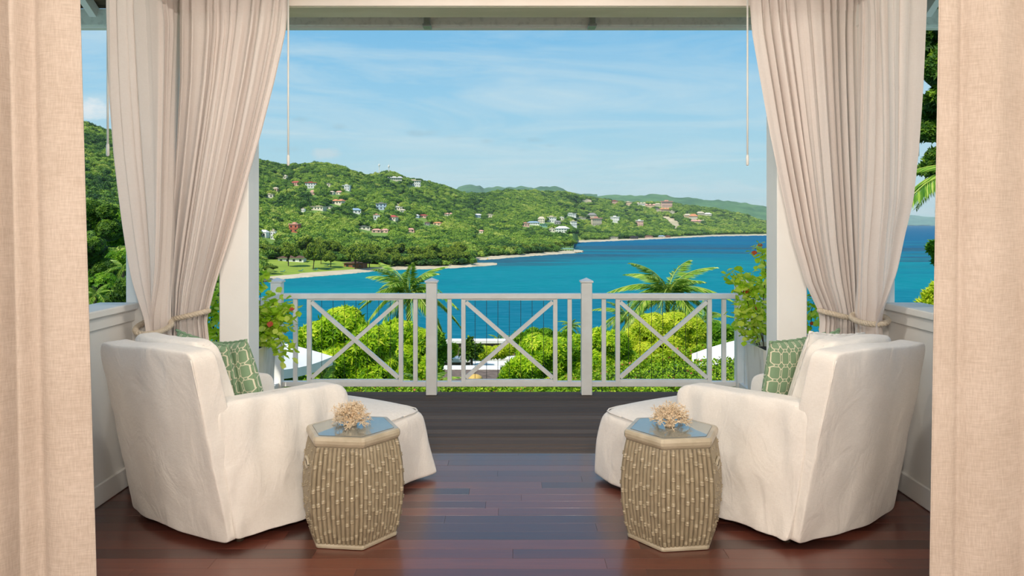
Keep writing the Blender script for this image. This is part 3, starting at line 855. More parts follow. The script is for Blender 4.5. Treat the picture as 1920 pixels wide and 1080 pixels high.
# hilltop masts
for (px, yb, yt, lab) in [(711, 322, 306, 'slender radio mast on the hilltop, left of the pair'), (729, 331, 307, 'thicker lattice mast on the hilltop, right of the pair')]:
    Y = ridgeY(px) * .97; s = Y / F_PX; H = (yb - yt) * s + 14
    z0 = CAMZ - (yb - YH) * s - 14; wb = 2.4 if px > 720 else 1.4
    t = thing('radio_mast', lab, 'mast', ((px - CX) * s, Y, z0))
    b = MB()
    for k in range(3):
        a = k * 2 * PI / 3
        b.bar((wb * math.cos(a), wb * math.sin(a), 0), (.4 * math.cos(a), .4 * math.sin(a), H), .5)
    for k in range(9):
        q = k / 9; w0 = wb + (.4 - wb) * q
        for j in range(3):
            a, c = j * 2 * PI / 3, (j + 1) * 2 * PI / 3
            b.bar((w0 * math.cos(a), w0 * math.sin(a), q * H), (w0 * .9 * math.cos(c), w0 * .9 * math.sin(c), (q + .11) * H), .35)
    b.build('lattice', M['white_cap'], t, off=(0, 0, 0))
    b = MB(); b.lathe([(.3, H * .8), (2.6, H * .82), (2.6, H * .9), (.3, H * .92)], 8); b.build('antenna_ring', M['white_cap'], t, off=(0, 0, 0))

# loungers on the lawn, buoys
TEAL = material('teal_canvas', lin(20, 120, 130), .7)
for (px, py, lab) in [(529, 512.5, 'teal lounger on the lawn nearest the white rail post'), (563, 511, 'teal lounger on the lawn, second from the left'),
                      (590, 509, 'teal lounger under the leaning trunk on the lawn'), (611, 501, 'teal lounger in tree shade at the back of the lawn'),
                      (614, 507.5, 'teal lounger on the lawn right of the leaning trunk')]:
    Y = hit(px, py); s = Y / F_PX; t = thing('sun_lounger', lab, 'lounger', ((px - CX) * s, Y, float(gz(px, Y)) + .7), .4)
    b = MB(); b.box((-1.5, -1.0, .35), (1.0, 1.0, .6)); b.build('cushion', TEAL, t, off=(0, 0, 0))
    b = MB(); b.add([(1.0, -1, .5), (2.2, -1, 1.6), (2.2, 1, 1.6), (1, 1, .5), (1.1, -1, .3), (2.35, -1, 1.4), (2.35, 1, 1.4), (1.1, 1, .3)],
                    [(0, 1, 2, 3), (7, 6, 5, 4), (0, 4, 5, 1), (1, 5, 6, 2), (2, 6, 7, 3), (3, 7, 4, 0)]); b.build('backrest', TEAL, t, off=(0, 0, 0))
    for (x, y) in ((-1.4, -.9), (-1.4, .8), (1.2, -.9), (1.2, .8)):
        b = MB(); b.box((x, y, -.4), (x + .12, y + .12, .36)); b.build('leg', M['white_cap'], t, off=(0, 0, 0))
BU = material('buoy_yellow', lin(220, 180, 50), .5)
for px, py in ((914, 486.5), ):
    Y = E * F_PX / (py - YH); b = MB(); b.lathe([(.3, -.6), (1.1, -.2), (1.1, .5), (.25, 1.0), (.2, 2.2)], 10, ((px - CX) * Y / F_PX, Y, SEA))
    tag(b.build('buoy', BU, smooth=True), 'small yellow buoy floating off the second beach', 'buoy')
# rocks at the points
for k, (px, py) in enumerate([(492, 527), (498, 528.5), (504, 528), (510, 527), (1079, 474.6), (1084, 474.2), (1088, 473.7), (1092, 472.8)]):
    left = px < 600
    Y = E * F_PX / (py - YH); s = random.uniform(1.2, 1.7) if left else random.uniform(1.5, 2.2)
    V = ICO1 * np.array([s * 1.3, s * .8, s * .7]) * rng.uniform(.75, 1.15, (len(ICO1), 1))
    lab = ['first', 'second', 'third', 'fourth'][k % 4] + (' brown rock from the left at the left end of the park beach' if left else ' brown rock from the left on the point by the pavilion')
    tag(obj('rock', mesh_data('rock', V, ICO1F, M['rock']), None, ((px - CX) * Y / F_PX, Y, SEA + .3)), lab, 'rock', 'shore rocks at the left' if left else 'shore rocks at the point')

# forest scatter, thinned around houses, lawns and cuts
Hz = [(h[0], h[1], h[2]) for h in HOUSES] + [(548, 491, 42), (667, 502, 34)]
def blocked(px, py, Y):
    if 497 < px < 742 and py > np.interp(px, [497, 560, 600, 650, 700, 740], [488, 488, 489, 492, 496, 499]): return True
    if 1066 < px < 1090 and 439 < py < 455: return True
    if px > 1050 and px < 1080 and py > 462: return True
    th = 12 * F_PX / Y
    for (hx, hy, hw) in Hz:
        if abs(px - hx) < hw / 2 + th * .35 and hy - 2.0 < py < hy + th * .85: return True
    for poly in CLEAR:
        xs_ = [p[0] for p in poly]; ys_ = [p[1] for p in poly]
        if min(xs_) - 1 < px < max(xs_) + 1 and min(ys_) - 1 < py < max(ys_) + 4:
            # inside test
            ins = False; j = len(poly) - 1
            for i in range(len(poly)):
                for dy in (0, -3):
                    pass
                if (poly[i][1] > py - 1.5) != (poly[j][1] > py - 1.5) and px < (poly[j][0] - poly[i][0]) * (py - 1.5 - poly[i][1]) / (poly[j][1] - poly[i][1]) + poly[i][0]: ins = not ins
                j = i
            if ins: return True
    return False


pts = {'near': [], 'hill': [], 'far': []}
Y = 290.0
while Y < 4600:
    g = 7.6 * (1 + Y / 2300)
    px = 20 + random.random() * g
    stp = g * F_PX / Y
    while px < 1462:
        x = px + random.uniform(-.45, .45) * stp; yy = Y + random.uniform(-.45, .45) * g
        px += stp
        if x < 20: continue
        a, r = shoreY(x), ridgeY(x)
        if yy < a + (14 if x > 740 else 4) * (yy / 800) or yy > r * 1.06: continue
        z = float(gz(x, yy)); py = YH + (CAMZ - z) * F_PX / yy
        if blocked(x, py, yy): continue
        X = (x - CX) * yy / F_PX
        tn = .5 + .5 * mnoise.noise(Vector((X / 160, yy / 160, 0))) + random.gauss(0, .24)
        if x < 260: tn -= .16
        # grassy lighter slopes low down, deep green near the shore
        sc_ = g * random.uniform(.62, .98) * (1.15 if random.random() < .12 else 1)
        key = 'near' if yy < 1000 else ('hill' if x < 1040 and yy < 2700 else 'far')
        pts[key].append((X, yy, z - sc_ * .35, sc_, min(1, max(0, tn)), random.uniform(0, 6.28)))
    Y += g * .86
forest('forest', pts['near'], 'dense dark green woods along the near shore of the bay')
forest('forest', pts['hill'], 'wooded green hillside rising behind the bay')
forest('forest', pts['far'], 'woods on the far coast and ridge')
print('forest', {k: len(v) for k, v in pts.items()})

ORD = ['first', 'second', 'third', 'fourth', 'fifth', 'sixth', 'seventh', 'eighth', 'ninth', 'tenth', 'eleventh', 'twelfth', 'thirteenth', 'fourteenth']
# umbrella-crowned park trees, one by one
park_src = []
for i in range(4):
    V, F, L = crown(15, 2000, .10, .4, 50 + i, True); park_src.append(mesh_data('tree_crown', V, F, M['park_leaf'], False, L))
tb = MB()
for k in range(5):
    a = k * 1.3; tb.tube([(0, 0, 0), (.02, .01, .32), (.35 * math.cos(a), .35 * math.sin(a), .8)], [.05, .04, .015], 5)
TRUNK = mesh_data('trunk', np.concatenate(tb.v), tb.f, M['dark_trunk'])


def park_tree(px, py, rpx, lab, grp=None, hz=1.15, lean=0, Y=None):
    Y = Y or hit(px, py); s = Y / F_PX; R = rpx * s
    t = thing('park_tree', lab, 'tree', ((px - CX) * s, Y, float(gz(px, Y)) - .3), random.uniform(0, 6), grp)
    obj('crown', random.choice(park_src), t, (0, 0, R * .12 * hz), (0, 0, 0), (R, R, R * hz))
    obj('trunk', TRUNK, t, (0, 0, 0), (lean, 0, 0), (R, R, R * hz * 1.1))


park_tree(541, 501, 23, 'spreading umbrella tree with forked trunk on the park lawn', hz=1.7)
park_tree(587, 507, 20, 'tall tree with a leaning pale trunk at the front of the lawn', hz=2.3, lean=.12)
park_tree(602, 497, 14, 'tree with a short thick trunk behind the leaning one', hz=2.2)
park_tree(620, 503, 16, 'sparse brownish tree in the middle of the lawn', hz=1.9)
park_tree(666, 507, 24, 'broad light green umbrella tree leaning over the beach', hz=1.7)
park_tree(507, 516, 17, 'low round bush tree at the left end of the beach', hz=1.0)
for i, px in enumerate([694, 716, 738, 760, 783, 806, 829, 850, 868]):
    park_tree(px + random.uniform(-3, 3), np.interp(px, S_PX, S_Y) - 4 - random.uniform(0, 2), random.uniform(15, 20), ORD[i] + ' from the left in the shoreline row of umbrella trees behind the park beach', 'shoreline row of umbrella trees', random.uniform(1.2, 1.7))
for i, px in enumerate([500, 522, 575, 600, 628, 650, 676, 700, 726, 752, 780, 808, 836, 862]):
    park_tree(px + random.uniform(-4, 4), 487 - random.uniform(0, 5) + (4 if px > 640 else 0), random.uniform(18, 25), ORD[i] + ' from the left in the dense back row of umbrella trees behind the park', 'second row of umbrella trees', random.uniform(1.1, 1.5))
for i, px in enumerate([898, 914, 931, 948, 966, 984, 1001, 1018, 1034, 1047, 1060, 1068]):
    park_tree(px + random.uniform(-3, 3), np.interp(px, S_PX, S_Y) - (5.5 if px < 1055 else 9), random.uniform(8, 12), ORD[i] + ' from the left of the shore trees on the second headland', 'trees on the second headland', random.uniform(1.2, 1.7))

# ---------------------------------------------------------------- garden slope below the deck
GX = [6.9, 8, 12, 20, 35, 50, 70, 90, 150, 230]
GZ = [-.9, -1.2, -2.6, -5.2, -7.6, -9.4, -11.6, -15.5, -32, -44]
V = []; xs = np.linspace(-1.5, 1.5, 40); yy_ = np.concatenate([np.linspace(6.8, 30, 24), np.geomspace(32, 230, 24)])
for y in yy_:
    for u in xs:
        X = u * (y + 12); V.append((X, y, np.interp(y, GX, GZ) + .35 * mnoise.noise(Vector((X / 6, y / 6, 0))) * min(1, (y - 6.8) / 3)))
nx = len(xs)
F = [(i * nx + j, i * nx + j + 1, (i + 1) * nx + j + 1, (i + 1) * nx + j) for i in range(len(yy_) - 1) for j in range(nx - 1)]
struct(tag(obj('garden_ground', mesh_data('garden_ground', V, F, M['garden_ground'], True)), 'sloping garden ground below the deck'))
def ground(y): return float(np.interp(y, GX, GZ))


def bush(name, label, cat, Y, lumps, mat, n_leaf, L, Wd, style='whorl', squash=1., group=None, dep=.6, stem=True, seed=None):
    """lumps: (px, py, r px). style whorl = drooping clusters, scatter = small leaves"""
    r = np.random.default_rng(seed or int(Y * 100 + lumps[0][0]))
    s = Y / F_PX; C = []
    for (px, py, rp) in lumps:
        p = W(px, py, Y); C.append((p.x, p.y + r.uniform(-1, 1) * rp * s * dep, p.z, rp * s))
    C2 = []
    for (x, y, z, R) in C:
        C2.append((x, y, z, R * .86))
        for k in range(7):
            d = rand_dirs(1, r)[0]; d[2] = abs(d[2]) * .9 - .15; d[1] = -abs(d[1]) * .8 if r.random() < .75 else d[1]
            q = r.uniform(.24, .40)
            C2.append((x + d[0] * R * (1.0 - q * .75), y + d[1] * R * .72, z + d[2] * R * (1.0 - q * .75) * squash, R * q))
    C = np.array(C2); cx0 = C[:, 0].mean(); g = ground(Y)
    root = thing(name, label, cat, (cx0, Y, min(g, C[:, 2].min() - .3)), 0, group)
    org = np.array(root.location)
    tot = (C[:, 3] ** 2).sum(); Vs = []; Fs = []; Ls = []; off = 0; cV = []; cF = []; co_ = 0
    for (x, y, z, R) in C:
        V0 = ICO2 * (R * .84) * np.array([1, 1, squash]) * (1 + .12 * r.normal(size=(len(ICO2), 1))) + (x, y, z)
        cV.append(V0); cF += [tuple(i + co_ for i in f) for f in ICO2F]; co_ += len(V0)
        m = int(n_leaf * R * R / tot)
        d = rand_dirs(m, r); d[:, 2] = np.where(d[:, 2] < -.5, -d[:, 2], d[:, 2])
        d[:, 1] = np.where(d[:, 1] > .35, -d[:, 1], d[:, 1])      # few leaves on the side facing away
        rad = R * (1 + .13 * np.array([mnoise.noise(Vector(q * 3.1) + Vector((x, y, z))) for q in d]))[:, None] * r.uniform(.88, 1.06, (m, 1))
        P = d * rad * np.array([1, 1, squash]) + (x, y, z)
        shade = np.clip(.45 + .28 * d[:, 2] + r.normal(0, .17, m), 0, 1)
        if style == 'whorl':
            k = 6
            a = np.tile(np.arange(k) * 2 * PI / k, m) + np.repeat(r.uniform(0, 6, m), k)
            dd = np.repeat(d, k, 0); PP = np.repeat(P, k, 0)
            t1 = np.cross(dd, np.array([.1, .2, 1.])); t1 /= np.linalg.norm(t1, axis=1, keepdims=True); t2 = np.cross(dd, t1)
            D = t1 * np.cos(a)[:, None] + t2 * np.sin(a)[:, None] + dd * .45 + np.array([0, 0, -.55])
            V1, F1, l1 = leaf_quads(PP, D, dd + .01, L * r.uniform(.7, 1.2, m * k), Wd * np.ones(m * k), np.clip(np.repeat(shade, k) + r.normal(0, .07, m * k), 0, 1))
        else:
            D = np.cross(d, rand_dirs(m, r)) + d * .5
            V1, F1, l1 = leaf_quads(P, D, d + .01, L * r.uniform(.7, 1.2, m), Wd * np.ones(m), shade)
        Vs.append(V1); Fs.append(F1 + off); off += len(V1); Ls.append(l1)
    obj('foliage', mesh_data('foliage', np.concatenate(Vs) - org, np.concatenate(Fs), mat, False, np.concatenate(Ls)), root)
    obj('branches', mesh_data('branches', np.concatenate(cV) - org, cF, M['core_leaf'], True), root)  # solid dark core added to block see-through between leaves, not branch wood
    if stem:
        b = MB(); b.tube([(0, 0, -.2), (.05, 0, (C[:, 2].mean() - org[2]) * .5), (0, 0, C[:, 2].mean() - org[2])], [.11, .09, .05], 7)
        b.build('stem', M['trunk'], root, off=(0, 0, 0))
    return root


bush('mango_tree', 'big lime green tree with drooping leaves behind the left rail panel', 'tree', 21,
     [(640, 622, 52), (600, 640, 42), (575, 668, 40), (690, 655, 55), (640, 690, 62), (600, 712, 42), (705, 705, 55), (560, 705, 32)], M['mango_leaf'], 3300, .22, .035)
bush('mango_tree', 'lime green leafy tree between the left palm and the second rail post', 'tree', 23,
     [(745, 640, 42), (780, 650, 36), (750, 685, 50), (790, 700, 38), (730, 720, 40), (725, 660, 40)], M['mango_leaf'], 2400, .22, .035)
bush('green_shrub', 'darker green shrub just right of the second rail post', 'shrub', 30,
     [(812, 640, 24), (822, 665, 22), (806, 690, 26)], M['green_leaf'], 700, .24, .045)
bush('conifer', 'small dark green conical shrub on the lower terrace', 'shrub', 46,
     [(880, 640, 6), (880, 652, 11), (879, 664, 15), (896, 655, 9)], M['dark_leaf'], 600, .3, .07, 'scatter')
bush('yellow_shrub', 'low yellow green shrub row in front of the terrace wall', 'shrub', 52,
     [(915, 663, 14), (935, 660, 15), (955, 655, 14), (900, 668, 9), (845, 660, 11), (850, 652, 8)], M['yellow_leaf'], 900, .26, .05)
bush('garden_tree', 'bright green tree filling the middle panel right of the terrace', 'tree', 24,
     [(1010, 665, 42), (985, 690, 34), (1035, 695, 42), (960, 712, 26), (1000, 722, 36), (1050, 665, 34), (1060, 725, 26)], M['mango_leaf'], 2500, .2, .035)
bush('garden_tree', 'tree with loose dark green leaves behind the middle panel', 'tree', 60,
     [(975, 636, 15), (1000, 630, 16), (1022, 632, 18), (1045, 640, 18), (1066, 632, 14), (1000, 645, 16)], M['green_leaf'], 1200, .32, .08)
bush('garden_tree', 'bright green leafy tree just right of the third rail post', 'tree', 26,
     [(1120, 640, 28), (1150, 645, 30), (1125, 680, 36), (1165, 680, 34), (1085, 650, 26), (1080, 690, 30)], M['mango_leaf'], 2200, .2, .035)
bush('golden_tree', 'pale yellow leaved tree under the right palm', 'tree', 28,
     [(1225, 622, 38), (1265, 618, 36), (1300, 625, 32), (1190, 640, 26), (1250, 655, 38), (1300, 662, 34), (1210, 665, 30)], M['yellow_leaf'], 2600, .2, .036)
bush('green_shrub', 'green shrub at the right end of the railing', 'shrub', 30,
     [(1340, 625, 22), (1365, 630, 22), (1350, 655, 24), (1390, 640, 22)], M['green_leaf'], 1000, .22, .045)
bush('flowering_shrub', 'low shrub with reddish flowers behind the right panel', 'shrub', 19,
     [(1170, 700, 24), (1205, 690, 22), (1240, 685, 20), (1280, 672, 20), (1320, 664, 18), (1130, 710, 22)], M['hedge_leaf'], 5200, .09, .028, 'scatter')
bush('flowering_shrub', 'low flowering shrub at the foot of the middle panel', 'shrub', 12,
     [(915, 742, 14), (935, 736, 16), (1000, 738, 22), (1030, 732, 24), (960, 742, 18), (1065, 728, 22), (1090, 735, 20)], M['hedge_leaf'], 4200, .08, .026, 'scatter')
bush('leafy_shrub', 'lime shrub at the left corner of the railing', 'shrub', 18,
     [(505, 670, 36), (535, 700, 30), (500, 720, 30), (555, 735, 24)], M['green_leaf'], 1500, .15, .035)


def hedge(label, x0, x1, y0, y1, z1, tilt=0, n_leaf=9000, L=.055, name='hedge', lump=.05):
    """clipped hedge, box-shaped with leaves on all faces"""
    zc = ground((y0 + y1) / 2) - .3
    root = thing(name, label, 'hedge', ((x0 + x1) / 2, y0, zc)); org = np.array(root.location)
    def top(x): return z1 + tilt * (x - (x0 + x1) / 2)
    Vb, Fb = rbox({(a, b, c): ((x0, x1)[a], (y0, y1)[b], (zc, top((x0, x1)[a]) - .05)[c]) for a in (0, 1) for b in (0, 1) for c in (0, 1)}, 14, 14)
    obj('branches', mesh_data('branches', np.array([v[:] for v in Vb]) - org, Fb, M['core_leaf'], True), root)  # dark rounded box added inside the leaf shell, no branch wood
    n_t = int(n_leaf * .55); n_f = n_leaf - n_t
    X1 = rng.uniform(x0, x1, n_t); P1 = np.stack([X1, rng.uniform(y0, y1, n_t), top(X1)], 1); N1 = np.tile([0, 0, 1.], (n_t, 1))
    X2 = rng.uniform(x0, x1, n_f); P2 = np.stack([X2, np.full(n_f, y0), top(X2) - rng.uniform(0, .9, n_f) ** 1.3 * 1.1], 1); N2 = np.tile([0, -1., 0], (n_f, 1))
    P = np.concatenate([P1, P2]); Nn = np.concatenate([N1, N2]); m = len(P)
    P = P + Nn * (rng.uniform(-.03, .035, (m, 1)) + lump * np.array([mnoise.noise(Vector((p[0] * 4, p[1] * 4, p[2] * 4))) for p in P])[:, None])
    D = np.cross(Nn, rand_dirs(m)) + Nn * .6
    V1, F1, l1 = leaf_quads(P, D, Nn + .01, L * rng.uniform(.7, 1.2, m), L * .33 * np.ones(m), np.clip(rng.normal(.5, .2, m), 0, 1))
    obj('foliage', mesh_data('foliage', V1 - org, F1, M['hedge_leaf'], False, l1), root)


hedge('clipped flowering hedge directly beyond the deck edge', -3.6, 3.9, 8.3, 9.2, -.44, 0, 24000, .05)
hedge('trimmed green hedge on the slope behind the right rail panel', 1.2, 5.6, 13.2, 15.0, -1.25, .09, 11000, .065)


# palms
def frond_mesh(Lr, droop, n_=34, ll=.55, seed=1, wid=.03):
    """pinnate frond along +X arching downwards; Lr = length"""
    r = np.random.default_rng(seed); P = []; D = []; Nn = []; Ls = []; Wd = []
    pts = []
    for i in range(15):
        t = i / 14; pts.append((Lr * (t - .12 * droop * t * t), 0, Lr * (.34 * t - (.34 + droop) * t * t * .9)))
    pts = np.array(pts)
    for i in range(n_):
        t = .12 + .88 * i / (n_ - 1); k = t * 14; a = min(int(k), 13); p = pts[a] + (pts[a + 1] - pts[a]) * (k - a)
        tg = pts[a + 1] - pts[a]; tg = tg / np.linalg.norm(tg)
        for sd in (-1, 1):
            P.append(p); D.append(tg * (.55 + .5 * t) + np.array([0, sd * 1.0, 0]) + np.array([0, 0, -.55 - .5 * r.random()]))
            Nn.append((0.01, .02, 1.)); Ls.append(Lr * ll * (.35 + 1.0 * math.sin(PI * min(1, .12 + t * .92)) ** .8) * .5 * r.uniform(.85, 1.1)); Wd.append(wid * r.uniform(.8, 1.2))
    V, F, l = leaf_quads(P, np.array(D), np.array(Nn), np.array(Ls), np.array(Wd), r.uniform(.15, .9, len(P)))
    b = MB(); b.tube(pts, np.linspace(.03 * Lr / 3, .008, 15), 5)
    V2 = np.concatenate(b.v); F = F.tolist() + [tuple(i + len(V) for i in f) for f in b.f]
    return mesh_data('frond', np.concatenate([V, V2]), F, M['palm_leaf'], False, np.concatenate([l, np.full(len(V2), .8)]))


FR = [frond_mesh(1.0, d, 52, .44, i, .0125) for i, d in enumerate((.5, .85, 1.25, 1.7))]


def palm(label, px, py, Y, rp, n_f=15, tr=.16, spread=None, seed=1, group=None):
    r = random.Random(seed); p = W(px, py, Y); Lr = rp * Y / F_PX
    g = min(ground(Y), p.z - 1)
    t = thing('palm_tree', label, 'palm', (p.x, p.y, g), 0, group); h = p.z - g
    b = MB(); prof = [(tr * 1.25, -.3)] + [(tr * (1.12 if k % 2 else 1.0) * (1 - .25 * k / 14), h * k / 14) for k in range(15)]
    b.lathe(prof, 10); b.build('trunk', M['trunk'], t, True, off=(0, 0, 0))
    for k in range(n_f):
        a = k * 2.399 + r.uniform(-.2, .2); q = k / n_f
        e = -1.30 + 1.35 * (1 - q) ** .8 + r.uniform(-.1, .1)       # young ones stand upright
        obj('frond', FR[min(3, int((1 - q) * 2.2 + r.random()))], t, (0, 0, h), (r.uniform(-.25, .25), e, a), (Lr * r.uniform(.85, 1.1),) * 3)
    return t


palm('palm rising above the rail left of the second post', 766, 553, 50, 92, 24, seed=3)
palm('large bright palm rising above the right rail panel', 1252, 558, 46, 98, 26, seed=5)
palm('smaller palm half hidden left of the large right palm', 1175, 598, 52, 62, 13, seed=8)
palm('palm with yellowing fronds at the right of the right panel', 1318, 608, 54, 60, 12, seed=11)
palm('little palm at the water edge near the third post', 1070, 612, 90, 26, 11, .12, seed=12)
palm('little palm left of the middle of the water edge', 936, 640, 80, 26, 11, .12, seed=14)
palm('low feathery palm at the foot of the left rail panel', 600, 738, 14, 78, 12, .08, seed=21)
palm('low feathery palm at the foot of the second rail post', 800, 735, 15, 80, 13, .08, seed=23)
palm('low feathery palm between the left rail stiles', 690, 752, 13, 66, 10, .08, seed=25)

# lower terrace with white capped walls
for (px0, px1, py, Y, th, hgt, lab) in [(838, 1003, 637, 66, .28, 3.0, 'farthest white capped terrace wall by the water'),
                                        (822, 968, 670, 56, .32, 2.0, 'longer white capped terrace wall in the middle of the view'),
                                        (885, 952, 681, 47, .2, .6, 'short white capped step below the longer wall'),
                                        (822, 935, 689, 44, .22, 2.5, 'nearest white capped terrace wall')]:
    a, c = W(px0, py, Y), W(px1, py, Y)
    t = thing('terrace_wall', lab, 'wall', ((a.x + c.x) / 2, Y, a.z - hgt))
    b = MB(); b.box((a.x, Y - .2, a.z - hgt - 3), (c.x, Y + .5, a.z - th)); b.build('masonry', M['stone_wall'], t)
    b = MB(); b.cbox((a.x - .1, Y - .4, a.z - th), (c.x + .1, Y + .7, a.z), .03); b.build('wall_cap', M['white_cap'], t)
t = W(870, 718, 40)
b = MB(); b.box((W(815, 0, 40).x, 34, t.z - 3), (W(960, 0, 40).x, 43.6, t.z)); struct(tag(b.build('terrace_floor', M['stone_wall']), 'stone floor of the lower terrace'))
b = MB(); b.lathe([(.1, -.1), (.34, -.05), (.28, .08), (.14, .15), (.02, .18)], 20, tuple(W(891, 709, 33))); b.lathe([(.03, -2.2), (.03, -.05)], 8, tuple(W(891, 709, 33)))
tag(b.build('terrace_umbrella', material('tan_canvas', lin(214, 176, 96), .8), smooth=True), 'round tan shade top just above the bottom rail of the middle panel', 'umbrella')


# white parasols on the terrace below
def parasol(label, px, py, Y, half, rz, drop):
    p = W(px, py, Y); g = ground(Y)
    t = thing('parasol', label, 'umbrella', (p.x, p.y, g), rz); h = p.z - g
    for k in range(4):
        a0, a1 = k * PI / 2, (k + 1) * PI / 2; b = MB(); n_ = 6; V = [(0, 0, h)]
        A = (half * math.cos(a0), half * math.sin(a0)); B = (half * math.cos(a1), half * math.sin(a1))
        for j in range(1, n_ + 1):
            for i in range(j + 1):
                q = j / n_; u = i / j; sag = .10 * math.sin(PI * u) * q
                V.append(((A[0] * (1 - u) + B[0] * u) * q, (A[1] * (1 - u) + B[1] * u) * q, h - drop * q ** 1.15 - sag * .5))
        st = lambda j: j * (j + 1) // 2
        F = []
        for j in range(n_):
            for i in range(j + 1):
                F.append((st(j) + i, st(j + 1) + i, st(j + 1) + i + 1))
                if i < j: F.append((st(j) + i, st(j + 1) + i + 1, st(j) + i + 1))
        m0 = len(V)
        for i in range(n_ + 1):
            x, y, z = V[st(n_) + i]; V.append((x, y, z - .16))
        for i in range(n_): F.append((st(n_) + i, m0 + i, m0 + i + 1, st(n_) + i + 1))
        b.add(V, F); b.build('canopy_panel', M['canvas'], t, off=(0, 0, 0))
    b = MB(); b.lathe([(.03, 0), (.03, h + .08), (.05, h + .1), (.01, h + .16)], 10); b.build('pole', M['white_cap'], t, off=(0, 0, 0))
    for k in range(4):
        a = k * PI / 2; b = MB(); b.bar((0, 0, h - .03), (half * .97 * math.cos(a), half * .97 * math.sin(a), h - drop - .02), .02); b.build('rib', M['white_cap'], t, off=(0, 0, 0))


parasol('white parasol at the lower left behind the railing', 515, 640, 14, 1.05, .35, .34)
parasol('white parasol at the lower right behind the railing', 1392, 636, 17, 1.55, .55, .55)

# trees seen through the side openings
for i, (px, py, Yb, R, mt, lab) in enumerate([
        (175, 545, 70, 62, 'green_leaf', 'bright green tree top just over the left half wall'),
        (225, 560, 60, 44, 'dark_leaf', 'dark tree top beside the left corner column'),
        (168, 470, 110, 50, 'dark_leaf', 'dark leafy tree in the left side opening at mid height'),
        (220, 480, 120, 44, 'green_leaf', 'green tree beside the curtain in the left side opening'),
        (185, 410, 190, 42, 'dark_leaf', 'large dark tree in the left side opening, upper one'),
        (225, 425, 200, 36, 'green_leaf', 'yellow green tree crown at the foot of the left hill')]):
    rr = random.Random(i); lm = [(px + rr.uniform(-.7, .7) * R, py + rr.uniform(-.5, .8) * R, R * rr.uniform(.4, .62)) for _ in range(7)]
    bush('side_tree', lab, 'tree', Yb, lm, M[mt], 1700, .30 * Yb / 70, .055 * Yb / 70, 'whorl')
palm('small palm among trees in the left side opening', 231, 505, 62, 34, 12, .14, seed=31)
palm('low bright palm just over the left half wall', 178, 556, 48, 36, 12, .12, seed=33)
bush('tall_tree', 'tall dark leaved tree seen between the right curtains', 'tree', 13,
     [(1745, 90, 44), (1740, 60, 40), (1750, 140, 36), (1760, 190, 34), (1738, 215, 28), (1745, 250, 26), (1752, 300, 24), (1735, 320, 18), (1790, 120, 60), (1800, 220, 60), (1790, 40, 60)],
     M['dark_leaf'], 4200, .13, .030, 'whorl', stem=False, dep=.9)
bush('leafy_shrub', 'small shrub branch low in the right side opening', 'shrub', 16, [(1756, 465, 16), (1764, 485, 14)], M['green_leaf'], 300, .14, .03)
bush('leafy_shrub', 'bright shrub over the right half wall', 'shrub', 11, [(1752, 560, 14), (1765, 548, 18), (1735, 575, 12)], M['yellow_leaf'], 350, .13, .022)
t = thing('palm_tree', 'palm frond cluster hanging into the right side opening', 'palm', (W(1800, 330, 9).x, 9, ground(9)))
hh = W(1800, 330, 9).z - ground(9)
b = MB(); b.lathe([(.14, -.3), (.11, hh * .5), (.1, hh)], 10); b.build('trunk', M['trunk'], t, True, off=(0, 0, 0))
for k, (a, e) in enumerate([(PI + .1, .15), (PI + .9, .5), (PI - .6, -.2), (PI - 1.2, .4), (.3, .1), (1.5, -.3), (-1.0, .2), (2.4, -.8), (PI + .35, .75)]):
    obj('frond', FR[k % 4], t, (0, 0, hh), (.15 * (k % 3 - 1), e, a), (.85,) * 3)

# ================================================================ the veranda
XW = 2.19
# floor planks, one by one
struct(MB().box((-2.6, -3, -.30), (2.6, 4.965, -.025)).build('floor', M['gap']))
fl = bpy.data.objects['floor']
y = 1.6; row = 0
while y < 4.95:
    y1 = min(y + .1005, 4.965); x = -XW - .02 + 0
    brk = [-XW]
    q = -XW + random.uniform(.3, 1.5)
    while q < XW - .3:
        brk.append(q); q += random.choice([.9, 1.2, 1.5, 1.8]) * random.uniform(.9, 1.1)
    brk.append(XW)
    for a, c in zip(brk[:-1], brk[1:]):
        b = MB(); dz_ = random.uniform(-.0006, .0006); b.cbox((a + .0004, y + .0004, -.025), (c - .0004, y1 - .0004, dz_ * .4), .0006)
        o = b.build('plank', M['mahogany'], fl, off=(0, 0, 0))
    y = y1
b = MB(); b.box((-XW, -3, -.025), (XW, 1.6, 0)); b.build('rear_boards', M['mahogany'], fl, off=(0, 0, 0))

# deck boards
dk = struct(MB().box((-2.6, 4.97, -.30), (2.6, 6.70, -.05)).build('deck', M['gap']))
y = 4.975; widths = [.045, .075, .075, .125, .06, .10, .10, .10, .10, .10, .10, .10, .10, .10, .10, .10, .10, .10, .10, .10]
for wd in widths:
    y1 = min(y + wd, 6.79)
    b = MB(); b.cbox((-2.6, y + .003, -.05), (2.6, y1 - .003, -.004 + random.uniform(-.001, .001)), .003); b.build('board', M['deck_wood'], dk, off=(0, 0, 0))
    y = y1
    if y >= 6.79: break
b = MB(); b.box((-2.62, 6.79, -.30), (2.62, 6.82, -.01)); b.build('edge_board', M['deck_wood'], dk, off=(0, 0, 0))
b = MB(); b.box((-2.7, 4.9, -3), (2.7, 6.6, -.3)); struct(b.build('deck_base', M['stone_wall']))

